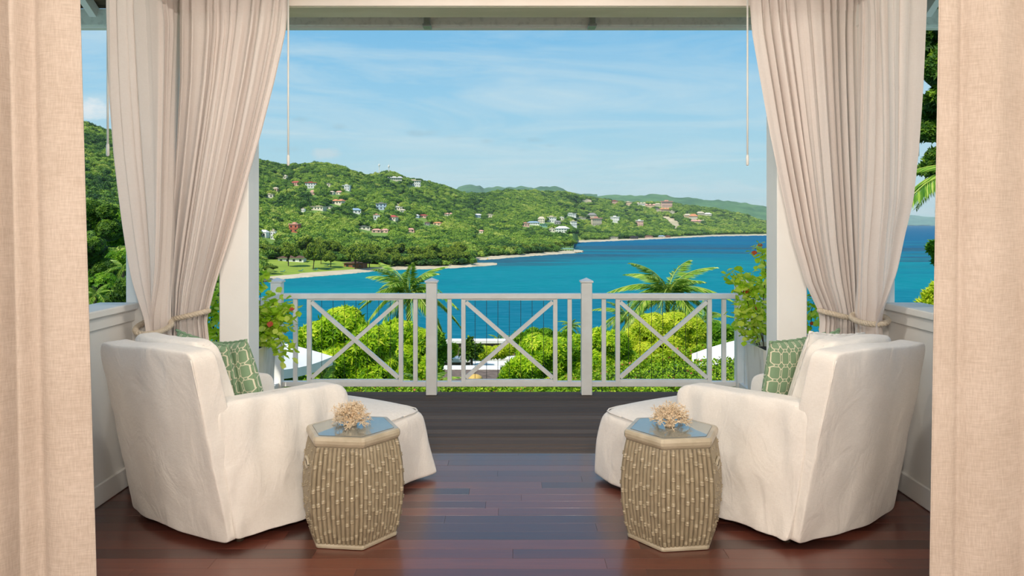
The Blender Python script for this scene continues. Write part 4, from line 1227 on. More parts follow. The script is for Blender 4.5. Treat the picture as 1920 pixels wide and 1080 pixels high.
# walls
for sd, nm in ((-1, 'left'), (1, 'right')):
    o = MB().box((min(sd * XW, sd * (XW + .14)), 2.45, -.3), (max(sd * XW, sd * (XW + .14)), 4.42, 1.0)).build('wall_' + nm, M['white_paint'], smooth=False)
    struct(o)
    x0, x1 = sorted((sd * (XW - .035), sd * (XW + .19)))
    b = MB(); b.cbox((x0, 2.45, 1.0), (x1, 4.42, 1.04), .006); b.build('wall_ledge', M['white_paint'], o)
    x0, x1 = sorted((sd * (XW - .014), sd * XW)); b = MB(); b.cbox((x0, 2.45, .935), (x1, 4.42, 1.0), .003); b.build('ledge_moulding', M['white_paint'], o)
    x0, x1 = sorted((sd * (XW - .018), sd * XW)); b = MB(); b.cbox((x0, 2.45, 0), (x1, 4.96, .118), .006)
    struct(b.build('baseboard_' + nm, M['white_paint']))
    o = struct(MB().box((min(sd * XW, sd * (XW + .14)), -3, -.3), (max(sd * XW, sd * (XW + .14)), 2.45, 3.1)).build('wall_room_' + nm, M['white_paint']))
    # corner column
    t = thing('corner_column', 'pale square corner column where the %s half wall meets the deck' % nm, 'column', (sd * (XW + .1), 4.69, 0))
    x0, x1 = sorted((sd * 2.13, sd * 2.23)); b = MB(); b.cbox((x0, 4.42, -.3), (x1, 4.965, 2.845), .006); b.build('shaft', M['white_paint'], t)
    x0, x1 = sorted((sd * 2.12, sd * 2.24)); b = MB(); b.cbox((x0, 4.40, 2.70), (x1, 4.98, 2.845), .01); b.build('capital', M['white_paint'], t)
    # header over the side opening
    b = MB(); x0, x1 = sorted((sd * (XW - .02), sd * (XW + .2))); b.cbox((x0, 2.45, 2.845), (x1, 5.0, 3.1), .005); struct(b.build('trim_' + ('1' if sd < 0 else '2'), M['cream_paint']))
    # front post
    t = thing('veranda_post', ('left' if sd < 0 else 'right') + ' white square post at the front of the veranda', 'post', (sd * 1.74, 4.85, 0))
    xa, xb = (-1.815, -1.632) if sd < 0 else (1.662, 1.85)
    b = MB(); b.cbox((xa, 4.75, 0), (xb, 4.955, 2.845), .006); b.build('shaft', M['white_paint'], t)
    b = MB(); b.cbox((xa - .012, 4.738, 0), (xb + .012, 4.967, .15), .008); b.build('base_block', M['white_paint'], t)
    b = MB(); b.cbox((xa - .014, 4.736, 2.72), (xb + .014, 4.969, 2.845), .01); b.build('capital', M['white_paint'], t)
struct(MB().box((-2.33, -3.1, -.3), (2.33, -3, 3.1)).build('wall_back', M['cream_paint']))
struct(MB().box((-2.4, -3.1, 3.1), (2.4, 5.0, 3.16)).build('ceiling', M['ceiling']))
b = MB(); b.cbox((-2.4, 4.75, 2.845), (2.4, 4.995, 3.1), .006); struct(tag(b.build('trim_3', M['beam_paint']), 'header beam over the front opening'))
b = MB(); b.cbox((-XW, 4.735, 2.848), (XW, 4.749, 3.1), .003); struct(b.build('trim_4', M['cream_paint']))
b = MB(); b.cbox((-XW, 2.46, 2.80), (XW, 2.56, 3.1), .006); struct(tag(b.build('trim_5', M['cream_paint']), 'beam carrying the linen curtains'))

# eaves: fascia, gutter brackets, roof underside with rafters
ev = struct(tag(obj('roof', None, None, (0, 5.5, 2.92)), 'hipped porch roof'))
EX, EY, ZE = 3.35, 5.53, 2.925
b = MB(); b.cbox((-EX, EY - .03, ZE), (EX, EY, ZE + .12), .004); b.build('fascia', M['fascia'], ev)
b = MB(); b.cbox((-EX - .03, EY, ZE - .012), (EX + .03, EY + .07, ZE + .03), .004); b.build('gutter', M['white_paint'], ev)
for sd in (-1, 1):
    x0, x1 = sorted((sd * EX, sd * (EX - .03))); b = MB(); b.cbox((x0, -3, ZE), (x1, EY, ZE + .12), .004); b.build('fascia', M['fascia'], ev)
rise = math.tan(math.radians(27)); XI, YI = 1.2, EY - (EX - 1.2)
zi = ZE + .13 + (EX - XI) * rise
b = MB(); b.add([(-EX, EY, ZE + .13), (EX, EY, ZE + .13), (XI, YI, zi), (-XI, YI, zi), (-EX, EY, ZE + .16), (EX, EY, ZE + .16), (XI, YI, zi + .03), (-XI, YI, zi + .03)],
                [(0, 1, 2, 3), (7, 6, 5, 4), (0, 4, 5, 1), (1, 5, 6, 2), (3, 7, 4, 0), (2, 6, 7, 3)]); b.build('roof_boards', M['soffit'], ev)
for sd in (-1, 1):
    b = MB(); q = [(sd * EX, EY, ZE + .13), (sd * EX, -3, ZE + .13), (sd * XI, -3, zi), (sd * XI, YI, zi)]
    b.add(q + [(x, y, z + .03) for (x, y, z) in q], [(0, 1, 2, 3), (7, 6, 5, 4), (0, 4, 5, 1), (1, 5, 6, 2), (2, 6, 7, 3), (3, 7, 4, 0)]); b.build('roof_boards', M['soffit'], ev)
    b = MB(); b.bar((sd * (EX - .05), EY - .05, ZE + .09), (sd * XI, YI, zi - .03), .06, .09); b.build('rafter', M['white_paint'], ev)
b = MB(); b.box((-XI, -3, zi), (XI, YI, zi + .03)); b.build('roof_boards', M['soffit'], ev)
for k in range(11):
    x = -3.0 + k * .6
    if abs(x) > 2.35: top = max(0.25, EX - abs(x))
    else: top = .5
    b = MB(); b.bar((x, EY - .03, ZE + .09), (x, EY - top, ZE + .09 + top * rise), .05, .08); b.build('rafter', M['white_paint'], ev)
for k in range(12):
    y = 5.0 - k * .6
    for sd in (-1, 1):
        if k < 8:
            b = MB(); b.bar((sd * (EX - .03), y - .3, ZE + .09), (sd * (XW + .22), y - .3, ZE + .09 + (EX - XW - .22) * rise), .05, .08); b.build('rafter', M['white_paint'], ev)
for px in (801, 1110):
    p = W(px, 44, EY - .04); b = MB(); b.cbox((p.x - .022, EY - .075, 2.915), (p.x + .022, EY - .03, 2.985), .004); b.cbox((p.x - .03, EY - .09, 2.905), (p.x + .03, EY + .02, 2.925), .004); b.build('gutter_bracket', M['steel'], ev)

# ceiling lamps (behind the camera)
for (x, y, lab) in [(-.5, -1.4, 'left square ceiling lamp in the room behind the curtains'), (.5, -1.4, 'right square ceiling lamp in the room behind the curtains'),
                    (-.55, 2.95, 'left small ceiling lamp over the veranda'), (.55, 2.95, 'right small ceiling lamp over the veranda')]:
    h = .36 if y < 0 else .18
    t = thing('ceiling_lamp', lab, 'lamp', (x, y, 3.1))
    b = MB(); b.cbox((-h, -h, -.05), (h, h, 0), .01); b.build('housing', M['white_paint'], t, off=(0, 0, 0))
    if y < 0: b = MB(); b.bar((0, 0, -.05), (0, 0, -.34), .03, .03, (0, 1, 0)); b.build('stem', M['white_paint'], t, off=(0, 0, 0))

# ---------------------------------------------------------------- deck railing
RY = 6.70; K = RY / F_PX
def rz_(py): return CAMZ - (py - YH) * K
def rx_(px): return (px - CX) * K
rl = thing('deck_railing', 'pale painted wooden railing with crossed braces round the deck', 'railing', (0, RY, 0))
PX = [521, 810, 1099, 1388]
ztop, zcap = rz_(550), rz_(521)
for k, px in enumerate(PX):
    x = rx_(px); h = .0465
    yb = RY - .02
    p = MB(); p.cbox((x - h, yb - h, 0 if k in (1, 2) else -.2), (x + h, yb + h, rz_(529)), .004); po = p.build('post', M['rail_paint'], rl)
    p = MB(); z0 = rz_(529); c = h + .011
    p.cbox((x - c, yb - c, z0), (x + c, yb + c, z0 + .014), .003)
    p.add([(x - c, yb - c, z0 + .014), (x + c, yb - c, z0 + .014), (x + c, yb + c, z0 + .014), (x - c, yb + c, z0 + .014), (x, yb, zcap + .004)],
          [(0, 1, 4), (1, 2, 4), (2, 3, 4), (3, 0, 4), (3, 2, 1, 0)])
    o = p.build('post_cap', M['rail_paint'], None, off=rl.location); o.parent = po
for k in range(3):
    a, c = PX[k], PX[k + 1]; xa, xc = rx_(a) + .046, rx_(c) - .046
    p = MB(); p.cbox((xa, RY - .035, rz_(560)), (xc, RY + .035, ztop), .004); p.build('top_rail', M['rail_paint'], rl)
    p = MB(); p.cbox((xa, RY - .03, rz_(724)), (xc, RY + .03, rz_(714.5)), .004); p.build('bottom_rail', M['rail_paint'], rl)
    for dpx in (33, 258):
        x = rx_(a + dpx); p = MB(); p.cbox((x - .019, RY - .016, rz_(714.5)), (x + .019, RY + .016, rz_(560)), .003); p.build('baluster', M['rail_paint'], rl)
    xs0, xs1 = rx_(a + 59), rx_(a + 231)
    for x in (xs0, xs1):
        p = MB(); p.cbox((x - .019, RY - .02, rz_(714.5)), (x + .019, RY + .02, rz_(560)), .003); p.build('stile', M['rail_paint'], rl)
    zt, zb = rz_(563), rz_(711)
    p = MB(); p.cbox((xs0 + .019, RY - .018, zt), (xs1 - .019, RY + .018, rz_(560)), .002); p.build('frame_rail', M['rail_paint'], rl)
    p = MB(); p.cbox((xs0 + .019, RY - .018, rz_(714.5)), (xs1 - .019, RY + .018, zb), .002); p.build('frame_rail', M['rail_paint'], rl)
    for i, (za, zc) in enumerate(((zt, zb), (zb, zt))):
        oy = .006 * (1 if i else -1)
        p = MB(); p.bar((xs0 + .022, RY + oy, za - (.015 if not i else -.015)), (xs1 - .022, RY + oy, zc + (.015 if not i else -.015)), .034, .034, (0, 1, 0))
        p.build('cross_brace', M['rail_paint'], rl)
    for j in range(1, 8):
        x = xs0 + (xs1 - xs0) * j / 8; p = MB(); p.tube([(x, RY + .03, zb), (x, RY + .03, zt)], .0021, 5); p.build('cable', M['wire'], rl)
for sd, px in ((-1, 521), (1, 1388)):
    x = rx_(px)
    t = thing('side_railing', 'short return railing beside the %s planter' % ('left' if sd < 0 else 'right'), 'railing', (x, 6.3, 0))
    p = MB(); p.cbox((x - .035, 5.98, rz_(560)), (x + .035, RY - .068, ztop), .004); p.build('top_rail', M['rail_paint'], t)
    p = MB(); p.cbox((x - .03, 5.98, rz_(724)), (x + .03, RY - .068, rz_(714.5)), .004); p.build('bottom_rail', M['rail_paint'], t)
    for k in range(5):
        y = 6.05 + k * .12; p = MB(); p.cbox((x - .016, y - .016, rz_(714.5)), (x + .016, y + .016, rz_(560)), .003); p.build('baluster', M['rail_paint'], t)
    p = MB(); p.cbox((x - .046, 5.93, -.005), (x + .046, 6.0, rz_(535)), .004); p.build('post', M['rail_paint'], t)

# ---------------------------------------------------------------- planters with vines
hexl = []; hexf = [(0, 1, 2), (0, 2, 3), (0, 3, 4), (0, 4, 5), (0, 5, 6)]
LV = [(0, 0, 0), (.28, .40, .05), (.65, .46, .09), (1.0, .0, -.05), (.65, -.46, .09), (.28, -.40, .05)]
LF = [(0, 1, 2), (0, 2, 3), (0, 3, 4), (0, 4, 5)]
LEAF = []
for i in range(4):
    LEAF.append(mesh_data('leaf', LV, LF, M['vine_leaf'], False, np.clip(np.full(6, .2 + .22 * i), 0, 1)))
LEAF_RED = mesh_data('leaf', LV, LF, M['red_leaf'])


def planter(sd, label, vines, lab2):
    # tapered wooden box
    xi0, xi1 = (1.81, 2.03); yb, ya = 5.90, 5.46; zt = .585
    xs_ = sorted((sd * xi0, sd * (xi0 + .40))); cx0, cy0 = (xs_[0] + xs_[1]) / 2, (ya + yb) / 2
    t = thing('planter', label, 'planter', (cx0, cy0, 0))
    hw, hd, tp, th = .20, .22, .16, .02
    for k in range(4):
        ang = k * PI / 2; H = (hd, hw)[k % 2]; Wd = (hw, hd)[k % 2]
        bw, bh = Wd * (1 - tp), H * (1 - tp)
        V = [(-bw, -bh, 0), (bw, -bh, 0), (Wd, -H, zt), (-Wd, -H, zt), (-bw + th, -bh + th, 0), (bw - th, -bh + th, 0), (Wd - th, -H + th, zt), (-Wd + th, -H + th, zt)]
        F = [(0, 1, 2, 3), (7, 6, 5, 4), (1, 5, 6, 2), (0, 3, 7, 4), (3, 2, 6, 7), (0, 4, 5, 1)]
        c, s = math.cos(ang), math.sin(ang)
        b = MB(); b.add([(x * c - y * s, x * s + y * c, z) for (x, y, z) in V], F); b.build('side_board', M['planter_wood'], t, off=(0, 0, 0))
    b = MB(); b.box((-hw + .03, -hd + .03, zt - .07), (hw - .03, hd - .03, zt - .035)); b.build('soil', M['soil'], t, off=(0, 0, 0))
    # the vine
    v = thing('climbing_vine', lab2, 'plant', (cx0, cy0, zt - .04)); org = v.location
    r = random.Random(5 + sd)
    for (pth, nl, spread) in vines:
        P = [W(px, py, Y) - org for (px, py, Y) in pth]
        # smooth path
        Q = []
        for i in range(len(P) - 1):
            for k in range(6): Q.append(P[i].lerp(P[i + 1], k / 6))
        Q.append(P[-1])
        b = MB(); b.tube(Q, np.linspace(.004, .0015, len(Q)), 6); b.build('stem', M['dark_trunk'], v, off=(0, 0, 0))
        for k in range(int(nl * 2.3)):
            q = Q[min(len(Q) - 1, int(len(Q) * (.12 + .88 * r.random())))]
            p = q + Vector((r.gauss(0, 1), r.gauss(0, 1), r.gauss(0, 1))) * spread
            me = LEAF_RED if r.random() < .012 else r.choice(LEAF)
            s = r.uniform(.036, .066)
            obj('leaf', me, v, p, (r.uniform(-.9, .9), r.uniform(-.5, 1.0), r.uniform(0, 6.28)), (s, s, s))


planter(1, 'right whitewashed tapered wooden planter beside the deck railing', [
    ([(1432, 650, 5.62), (1428, 600, 5.6), (1433, 540, 5.58), (1436, 500, 5.56), (1428, 472, 5.56), (1416, 466, 5.55)], 34, .028),
    ([(1425, 648, 5.66), (1410, 600, 5.62), (1400, 560, 5.6), (1385, 525, 5.58), (1380, 512, 5.57)], 60, .04),
    ([(1430, 640, 5.64), (1420, 590, 5.6), (1408, 545, 5.58), (1425, 525, 5.6)], 80, .05),
    ([(1420, 646, 5.7), (1398, 610, 5.65), (1388, 575, 5.62)], 40, .04),
    ([(1500, 650, 5.7), (1520, 620, 5.65), (1522, 580, 5.6), (1528, 560, 5.6)], 60, .05),
    ([(1470, 650, 5.7), (1480, 600, 5.65), (1490, 560, 5.6)], 40, .05)],
    'lime green vine with red tinged leaves climbing by the right post')
planter(-1, 'left weathered tapered wooden planter beside the deck railing', [
    ([(482, 648, 5.62), (486, 600, 5.6), (488, 560, 5.58), (490, 520, 5.56)], 34, .03),
    ([(492, 648, 5.66), (505, 600, 5.62), (520, 580, 5.6), (545, 590, 5.58)], 70, .042),
    ([(495, 640, 5.64), (505, 610, 5.6), (520, 625, 5.58), (532, 660, 5.55)], 70, .045),
    ([(490, 646, 5.66), (500, 590, 5.62), (515, 565, 5.6)], 60, .045),
    ([(425, 650, 5.7), (402, 620, 5.65), (392, 580, 5.6), (395, 560, 5.6)], 80, .055),
    ([(410, 655, 5.72), (396, 600, 5.65), (400, 575, 5.6)], 50, .05)],
    'lime green vine with red tinged leaves climbing by the left post')


# ---------------------------------------------------------------- curtains
def curtain(name, label, rows, Y, nf, amp, seed, mat, side=None, ns=260, nt=70, hem=None, group=None, ztop=None, gather=1.0):
    """rows: (py, left px, right px) at the plane of the curtain; side = X of a curtain that hangs along a side wall"""
    r = random.Random(seed); R = np.array(rows, float)
    ph = [r.uniform(0, 6.28) for _ in range(8)]
    Yr = Y if side is None else 4.4
    z_of = lambda py: CAMZ - (py - YH) * Yr / F_PX
    zs = np.array([z_of(p) for p in R[:, 0]]); o = np.argsort(zs)
    V = []; UV = []
    z1 = ztop; z0 = zs.min()
    for j in range(nt + 1):
        t = j / nt; z = z1 + (z0 - z1) * t
        xl = np.interp(z, zs[o], R[o, 1]); xr = np.interp(z, zs[o], R[o, 2])
        if side is None: A, B = (xl - CX) * Y / F_PX, (xr - CX) * Y / F_PX
        else: A, B = abs(side) * F_PX / abs(xl - CX), abs(side) * F_PX / abs(xr - CX)
        width = abs(B - A); w0 = abs(V[0][3] - V[0][4]) if V and len(V[0]) > 3 else width
        tight = math.exp(-((z - gather) / .22) ** 2)
        head = min(1, t * 14)
        row = []
        for i in range(ns + 1):
            s = i / ns
            sw = s + .022 * math.sin(2 * PI * 2 * s + ph[0]) + .012 * math.sin(2 * PI * 5 * s + ph[1]) + .006 * math.sin(2 * PI * 3 * s + t * 3 + ph[5])
            f = math.sin(2 * PI * nf * sw + ph[2] + .5 * math.sin(t * 4 + s * 7 + ph[3]))
            f2 = math.sin(2 * PI * nf * 2.3 * sw + ph[4] + t * 2)
            am = amp * (.62 + .38 * math.sin(2 * PI * 1.7 * s + ph[6])) * (1 - .35 * tight) * (.45 + .55 * head)
            off = am * (f * .85 + (1 if f > 0 else -1) * abs(f) ** .5 * .15) + amp * .09 * f2 * head
            off += .018 * math.sin(2 * PI * s * 1.2 + t * 5 + ph[7]) * head
            # side sway of the folds
            u = s + .35 / nf / 2 * math.sin(4 * PI * nf * sw + ph[2]) * .5 * head
            # the bundle is rounder where it is tied
            off += -tight * .055 * math.sin(PI * s) + tight * .03
            c = A + (B - A) * u
            if side is None: row.append((c, Y + off, z))
            else: row.append((side + off * (1 if side < 0 else -1) * 1.0, c, z))
        V += row
    V = [v[:3] for v in V]
    n1 = ns + 1
    F = [(j * n1 + i, (j + 1) * n1 + i, (j + 1) * n1 + i + 1, j * n1 + i + 1) for j in range(nt) for i in range(ns)]
    c0 = np.array(V).mean(0)
    root = thing(name, label, 'curtain', (c0[0], c0[1], min(v[2] for v in V)), 0, group)
    me = mesh_data('fabric', np.array(V) - np.array(root.location), F, mat, True)
    ob = obj('fabric', me, root)
    if hem:   # double-layered heading at the top
        k = int(hem / (z1 - z0) * nt); q = [(x, y_ + (-.004 if side is None else 0), z) for (x, y_, z) in V[:(k + 1) * n1]]
        F2 = [(j * n1 + i, (j + 1) * n1 + i, (j + 1) * n1 + i + 1, j * n1 + i + 1) for j in range(k) for i in range(ns)]
        obj('heading', mesh_data('heading', np.array(q) - np.array(root.location), F2, mat, True), root)
    return root


ZT = 2.90
curtain('curtain', 'blush curtain tied back in front of the left post', [(-20, 338, 545), (60, 340, 536), (150, 339, 515), (250, 333, 489), (350, 326, 460), (450, 318, 432), (540, 314, 402), (590, 316, 388), (605, 315, 387), (660, 310, 396), (760, 308, 398), (960, 308, 400)],
        4.66, 11, .032, 3, M['curtain'], None, 320, 90, .13, ztop=ZT, gather=.94)
curtain('curtain', 'blush curtain tied back against the left half wall', [(-60, 204, 344), (60, 207, 344), (200, 216, 340), (300, 225, 336), (420, 240, 330), (520, 254, 320), (590, 266, 308), (612, 268, 307), (680, 262, 314), (960, 262, 314)],
        None, 8, .024, 5, M['curtain'], -2.045, 220, 80, .13, ztop=ZT, gather=.90)
curtain('curtain', 'blush curtain tied back in front of the right post', [(-20, 1404, 1611), (60, 1412, 1610), (150, 1428, 1610), (250, 1446, 1611), (350, 1466, 1612), (450, 1487, 1613), (530, 1511, 1614), (585, 1538, 1613), (605, 1540, 1612), (660, 1533, 1616), (960, 1530, 1618)],
        4.66, 11, .032, 9, M['curtain'], None, 320, 90, .13, ztop=ZT, gather=.94)
curtain('curtain', 'blush curtain bulging beside the right half wall', [(-60, 1722, 1606), (60, 1723, 1608), (200, 1721, 1609), (300, 1717, 1610), (380, 1710, 1610), (440, 1696, 1611), (500, 1684, 1611), (560, 1668, 1612), (592, 1656, 1612), (605, 1655, 1613), (680, 1664, 1606), (960, 1664, 1606)],
        None, 7, .026, 12, M['curtain'], 2.045, 220, 80, .13, ztop=ZT, gather=.93)

# the heavy linen curtains nearest the camera
def near_curtain(sd, label, x_in, folds, seed):
    V = []; ns, nt = 160, 40; ph = seed
    for j in range(nt + 1):
        t = j / nt; z = 2.80 - 2.785 * t
        xi = np.interp(z, [.3, 2.26], x_in); xo = sd * 2.16
        for i in range(ns + 1):
            s = i / ns; x = xi + (xo - xi) * s
            off = 0
            for (c, wd, a) in folds: off += a * math.exp(-((s - c) / wd) ** 2) * (1 + .12 * math.sin(t * 3 + c * 9))
            off += .006 * math.sin(s * 23 + t * 2 + ph) * (1 - t * .3)
            V.append((x, 2.62 - off, z))
    n1 = ns + 1; F = [(j * n1 + i, (j + 1) * n1 + i, (j + 1) * n1 + i + 1, j * n1 + i + 1) for j in range(nt) for i in range(ns)]
    root = thing('linen_curtain', label, 'curtain', (sd * 1.8, 2.62, .01))
    ob = obj('fabric', mesh_data('fabric', np.array(V) - np.array(root.location), F, M['linen'], True), root)
    md = ob.modifiers.new('thick', 'SOLIDIFY'); md.thickness = .003
    e = [V[j * n1] for j in range(nt + 1)]
    b = MB(); b.tube(e, .003, 5); b.build('edge_seam', M['linen'], root, True)


near_curtain(-1, 'heavy beige linen curtain at the left edge of the view', (-1.42, -1.473), [(.12, .10, .03), (.245, .035, -.02), (.315, .03, .05), (.38, .04, -.055), (.50, .08, .05), (.68, .06, -.04), (.85, .07, .05)], 1)
near_curtain(1, 'heavy beige linen curtain at the right edge of the view', (1.442, 1.470), [(.06, .05, .012), (.125, .02, -.012), (.28, .12, .035), (.46, .06, -.02), (.6, .09, .05), (.8, .06, -.03), (.93, .05, .04)], 2)
for (nm, a, c, y, z, lab) in [('curtain_rod', -2.05, -1.25, 4.66, 2.905, 'curtain rod over the left front curtain'), ('curtain_rod', 1.25, 2.05, 4.66, 2.905, 'curtain rod over the right front curtain'),
                              ('curtain_rod', -2.17, 2.17, 2.62, 2.80, 'long rod carrying the heavy linen curtains')]:
    b = MB(); b.tube([(a, y, z), (c, y, z)], .012, 10)
    tag(b.build(nm, M['white_paint'], smooth=True), lab, 'rod')
for sd in (-1, 1):
    b = MB(); b.tube([(sd * 2.045, 3.75, 2.905), (sd * 2.045, 4.74, 2.905)], .012, 10)
    tag(b.build('curtain_rod', M['white_paint'], smooth=True), 'curtain rod along the %s side opening' % ('left' if sd < 0 else 'right'), 'rod')

# hanging wands
for (px, yb, Y, lab) in [(202, 291, 3.95, 'thin white wand hanging left of the left side curtain'), (540.5, 309, 4.60, 'thin white wand hanging at the inner edge of the left front curtain'),
                         (1401.5, 309, 4.60, 'thin white wand hanging at the inner edge of the right front curtain'), (1720.5, 292, 3.95, 'thin white wand hanging right of the right side curtain')]:
    p = W(px, yb, Y); t = thing('curtain_wand', lab, 'wand', (p.x, p.y, p.z))
    b = MB(); b.tube([(0, 0, 0), (0, 0, 2.895 - p.z)], .0055, 8); b.build('rod', M['white_cap'], t, True, off=(0, 0, 0))
    b = MB(); b.lathe([(.003, -.006), (.0085, 0), (.0085, .05), (.006, .06)], 10); b.build('grip', M['white_cap'], t, True, off=(0, 0, 0))


# rope tiebacks
def rope(label, pts, r=.013):
    P = [Vector(p) for p in pts]; Q = []
    n_ = len(P)
    for i in range(n_ - 1):       # catmull-rom
        p0, p1, p2, p3 = P[max(0, i - 1)], P[i], P[i + 1], P[min(n_ - 1, i + 2)]
        for k in range(10):
            t = k / 10
            Q.append(.5 * ((2 * p1) + (p2 - p0) * t + (2 * p0 - 5 * p1 + 4 * p2 - p3) * t * t + (3 * p1 - p0 - 3 * p2 + p3) * t ** 3))
    Q.append(P[-1]); root = thing('tieback_rope', label, 'rope', P[0])
    acc = 0; ang = []
    for i, q in enumerate(Q):
        if i: acc += (q - Q[i - 1]).length
        ang.append(acc / .05 * 2 * PI)
    for s in range(3):
        S = []
        for i, q in enumerate(Q):
            d = (Q[min(i + 1, len(Q) - 1)] - Q[max(i - 1, 0)]).normalized(); a = d.cross(Vector((0, 0, 1))).normalized(); c = d.cross(a)
            th = ang[i] + s * 2 * PI / 3
            S.append(q + (a * math.cos(th) + c * math.sin(th)) * r * .62)
        b = MB(); b.tube(S, r * .72, 8); b.build('strand', M['rope'], root, True)


def ring(xc, yc, z, rx, ry, tilt, hook):
    P = [Vector(hook)]
    for k in range(13):
        a = PI * .8 - k * 2 * PI * .95 / 12 if False else math.radians(150) + math.radians(300) * k / 12
        P.append(Vector((xc + rx * math.cos(a), yc + ry * math.sin(a), z + tilt * math.cos(a))))
    P.append(Vector(hook) + Vector((0, .01, -.012)))
    return P


def tie(xc, yc, z, rx, ry, tilt, flip=1):
    """loop round the curtain bundle, both ends meeting at the wall-side hook"""
    P = []
    for k in range(15):
        a = PI - flip * 0 + 2 * PI * k / 14
        P.append((xc + flip * rx * math.cos(a), yc + ry * math.sin(a) * 1.0, z - tilt * math.cos(a)))
    return P


pB = W(351, 592, 4.64)
rope('rope tieback round the left front curtain', tie(pB.x, 4.645, pB.z, .122, .085, -.028, 1))
pB = W(1577, 592, 4.64)
rope('rope tieback round the right front curtain', tie(pB.x, 4.645, pB.z, .124, .085, -.030, -1))
def tie_side(sd, yc, z, ry, rx, tilt):
    return [(sd * 2.045 - sd * rx * math.cos(2 * PI * k / 14 + .0), yc + ry * math.sin(2 * PI * k / 14), z + tilt * math.sin(2 * PI * k / 14) - .012 * math.cos(2 * PI * k / 14)) for k in range(15)]
rope('rope tieback round the left side curtain', tie_side(-1, 4.375, .905, .150, .075, .02))
rope('rope tieback round the right side curtain', tie_side(1, 4.345, .955, .150, .075, .01))


# ---------------------------------------------------------------- slipcovered chairs
def cloth_noise(p, n_, amp, sx=1, sy=1, sz=.35, seed=0):
    v = mnoise.noise(Vector((p.x * 9 * sx + seed, p.y * 9 * sy, p.z * 9 * sz))) * .65 + mnoise.noise(Vector((p.x * 20 * sx, p.y * 20 * sy + seed, p.z * 20 * sz))) * .3
    return v * amp


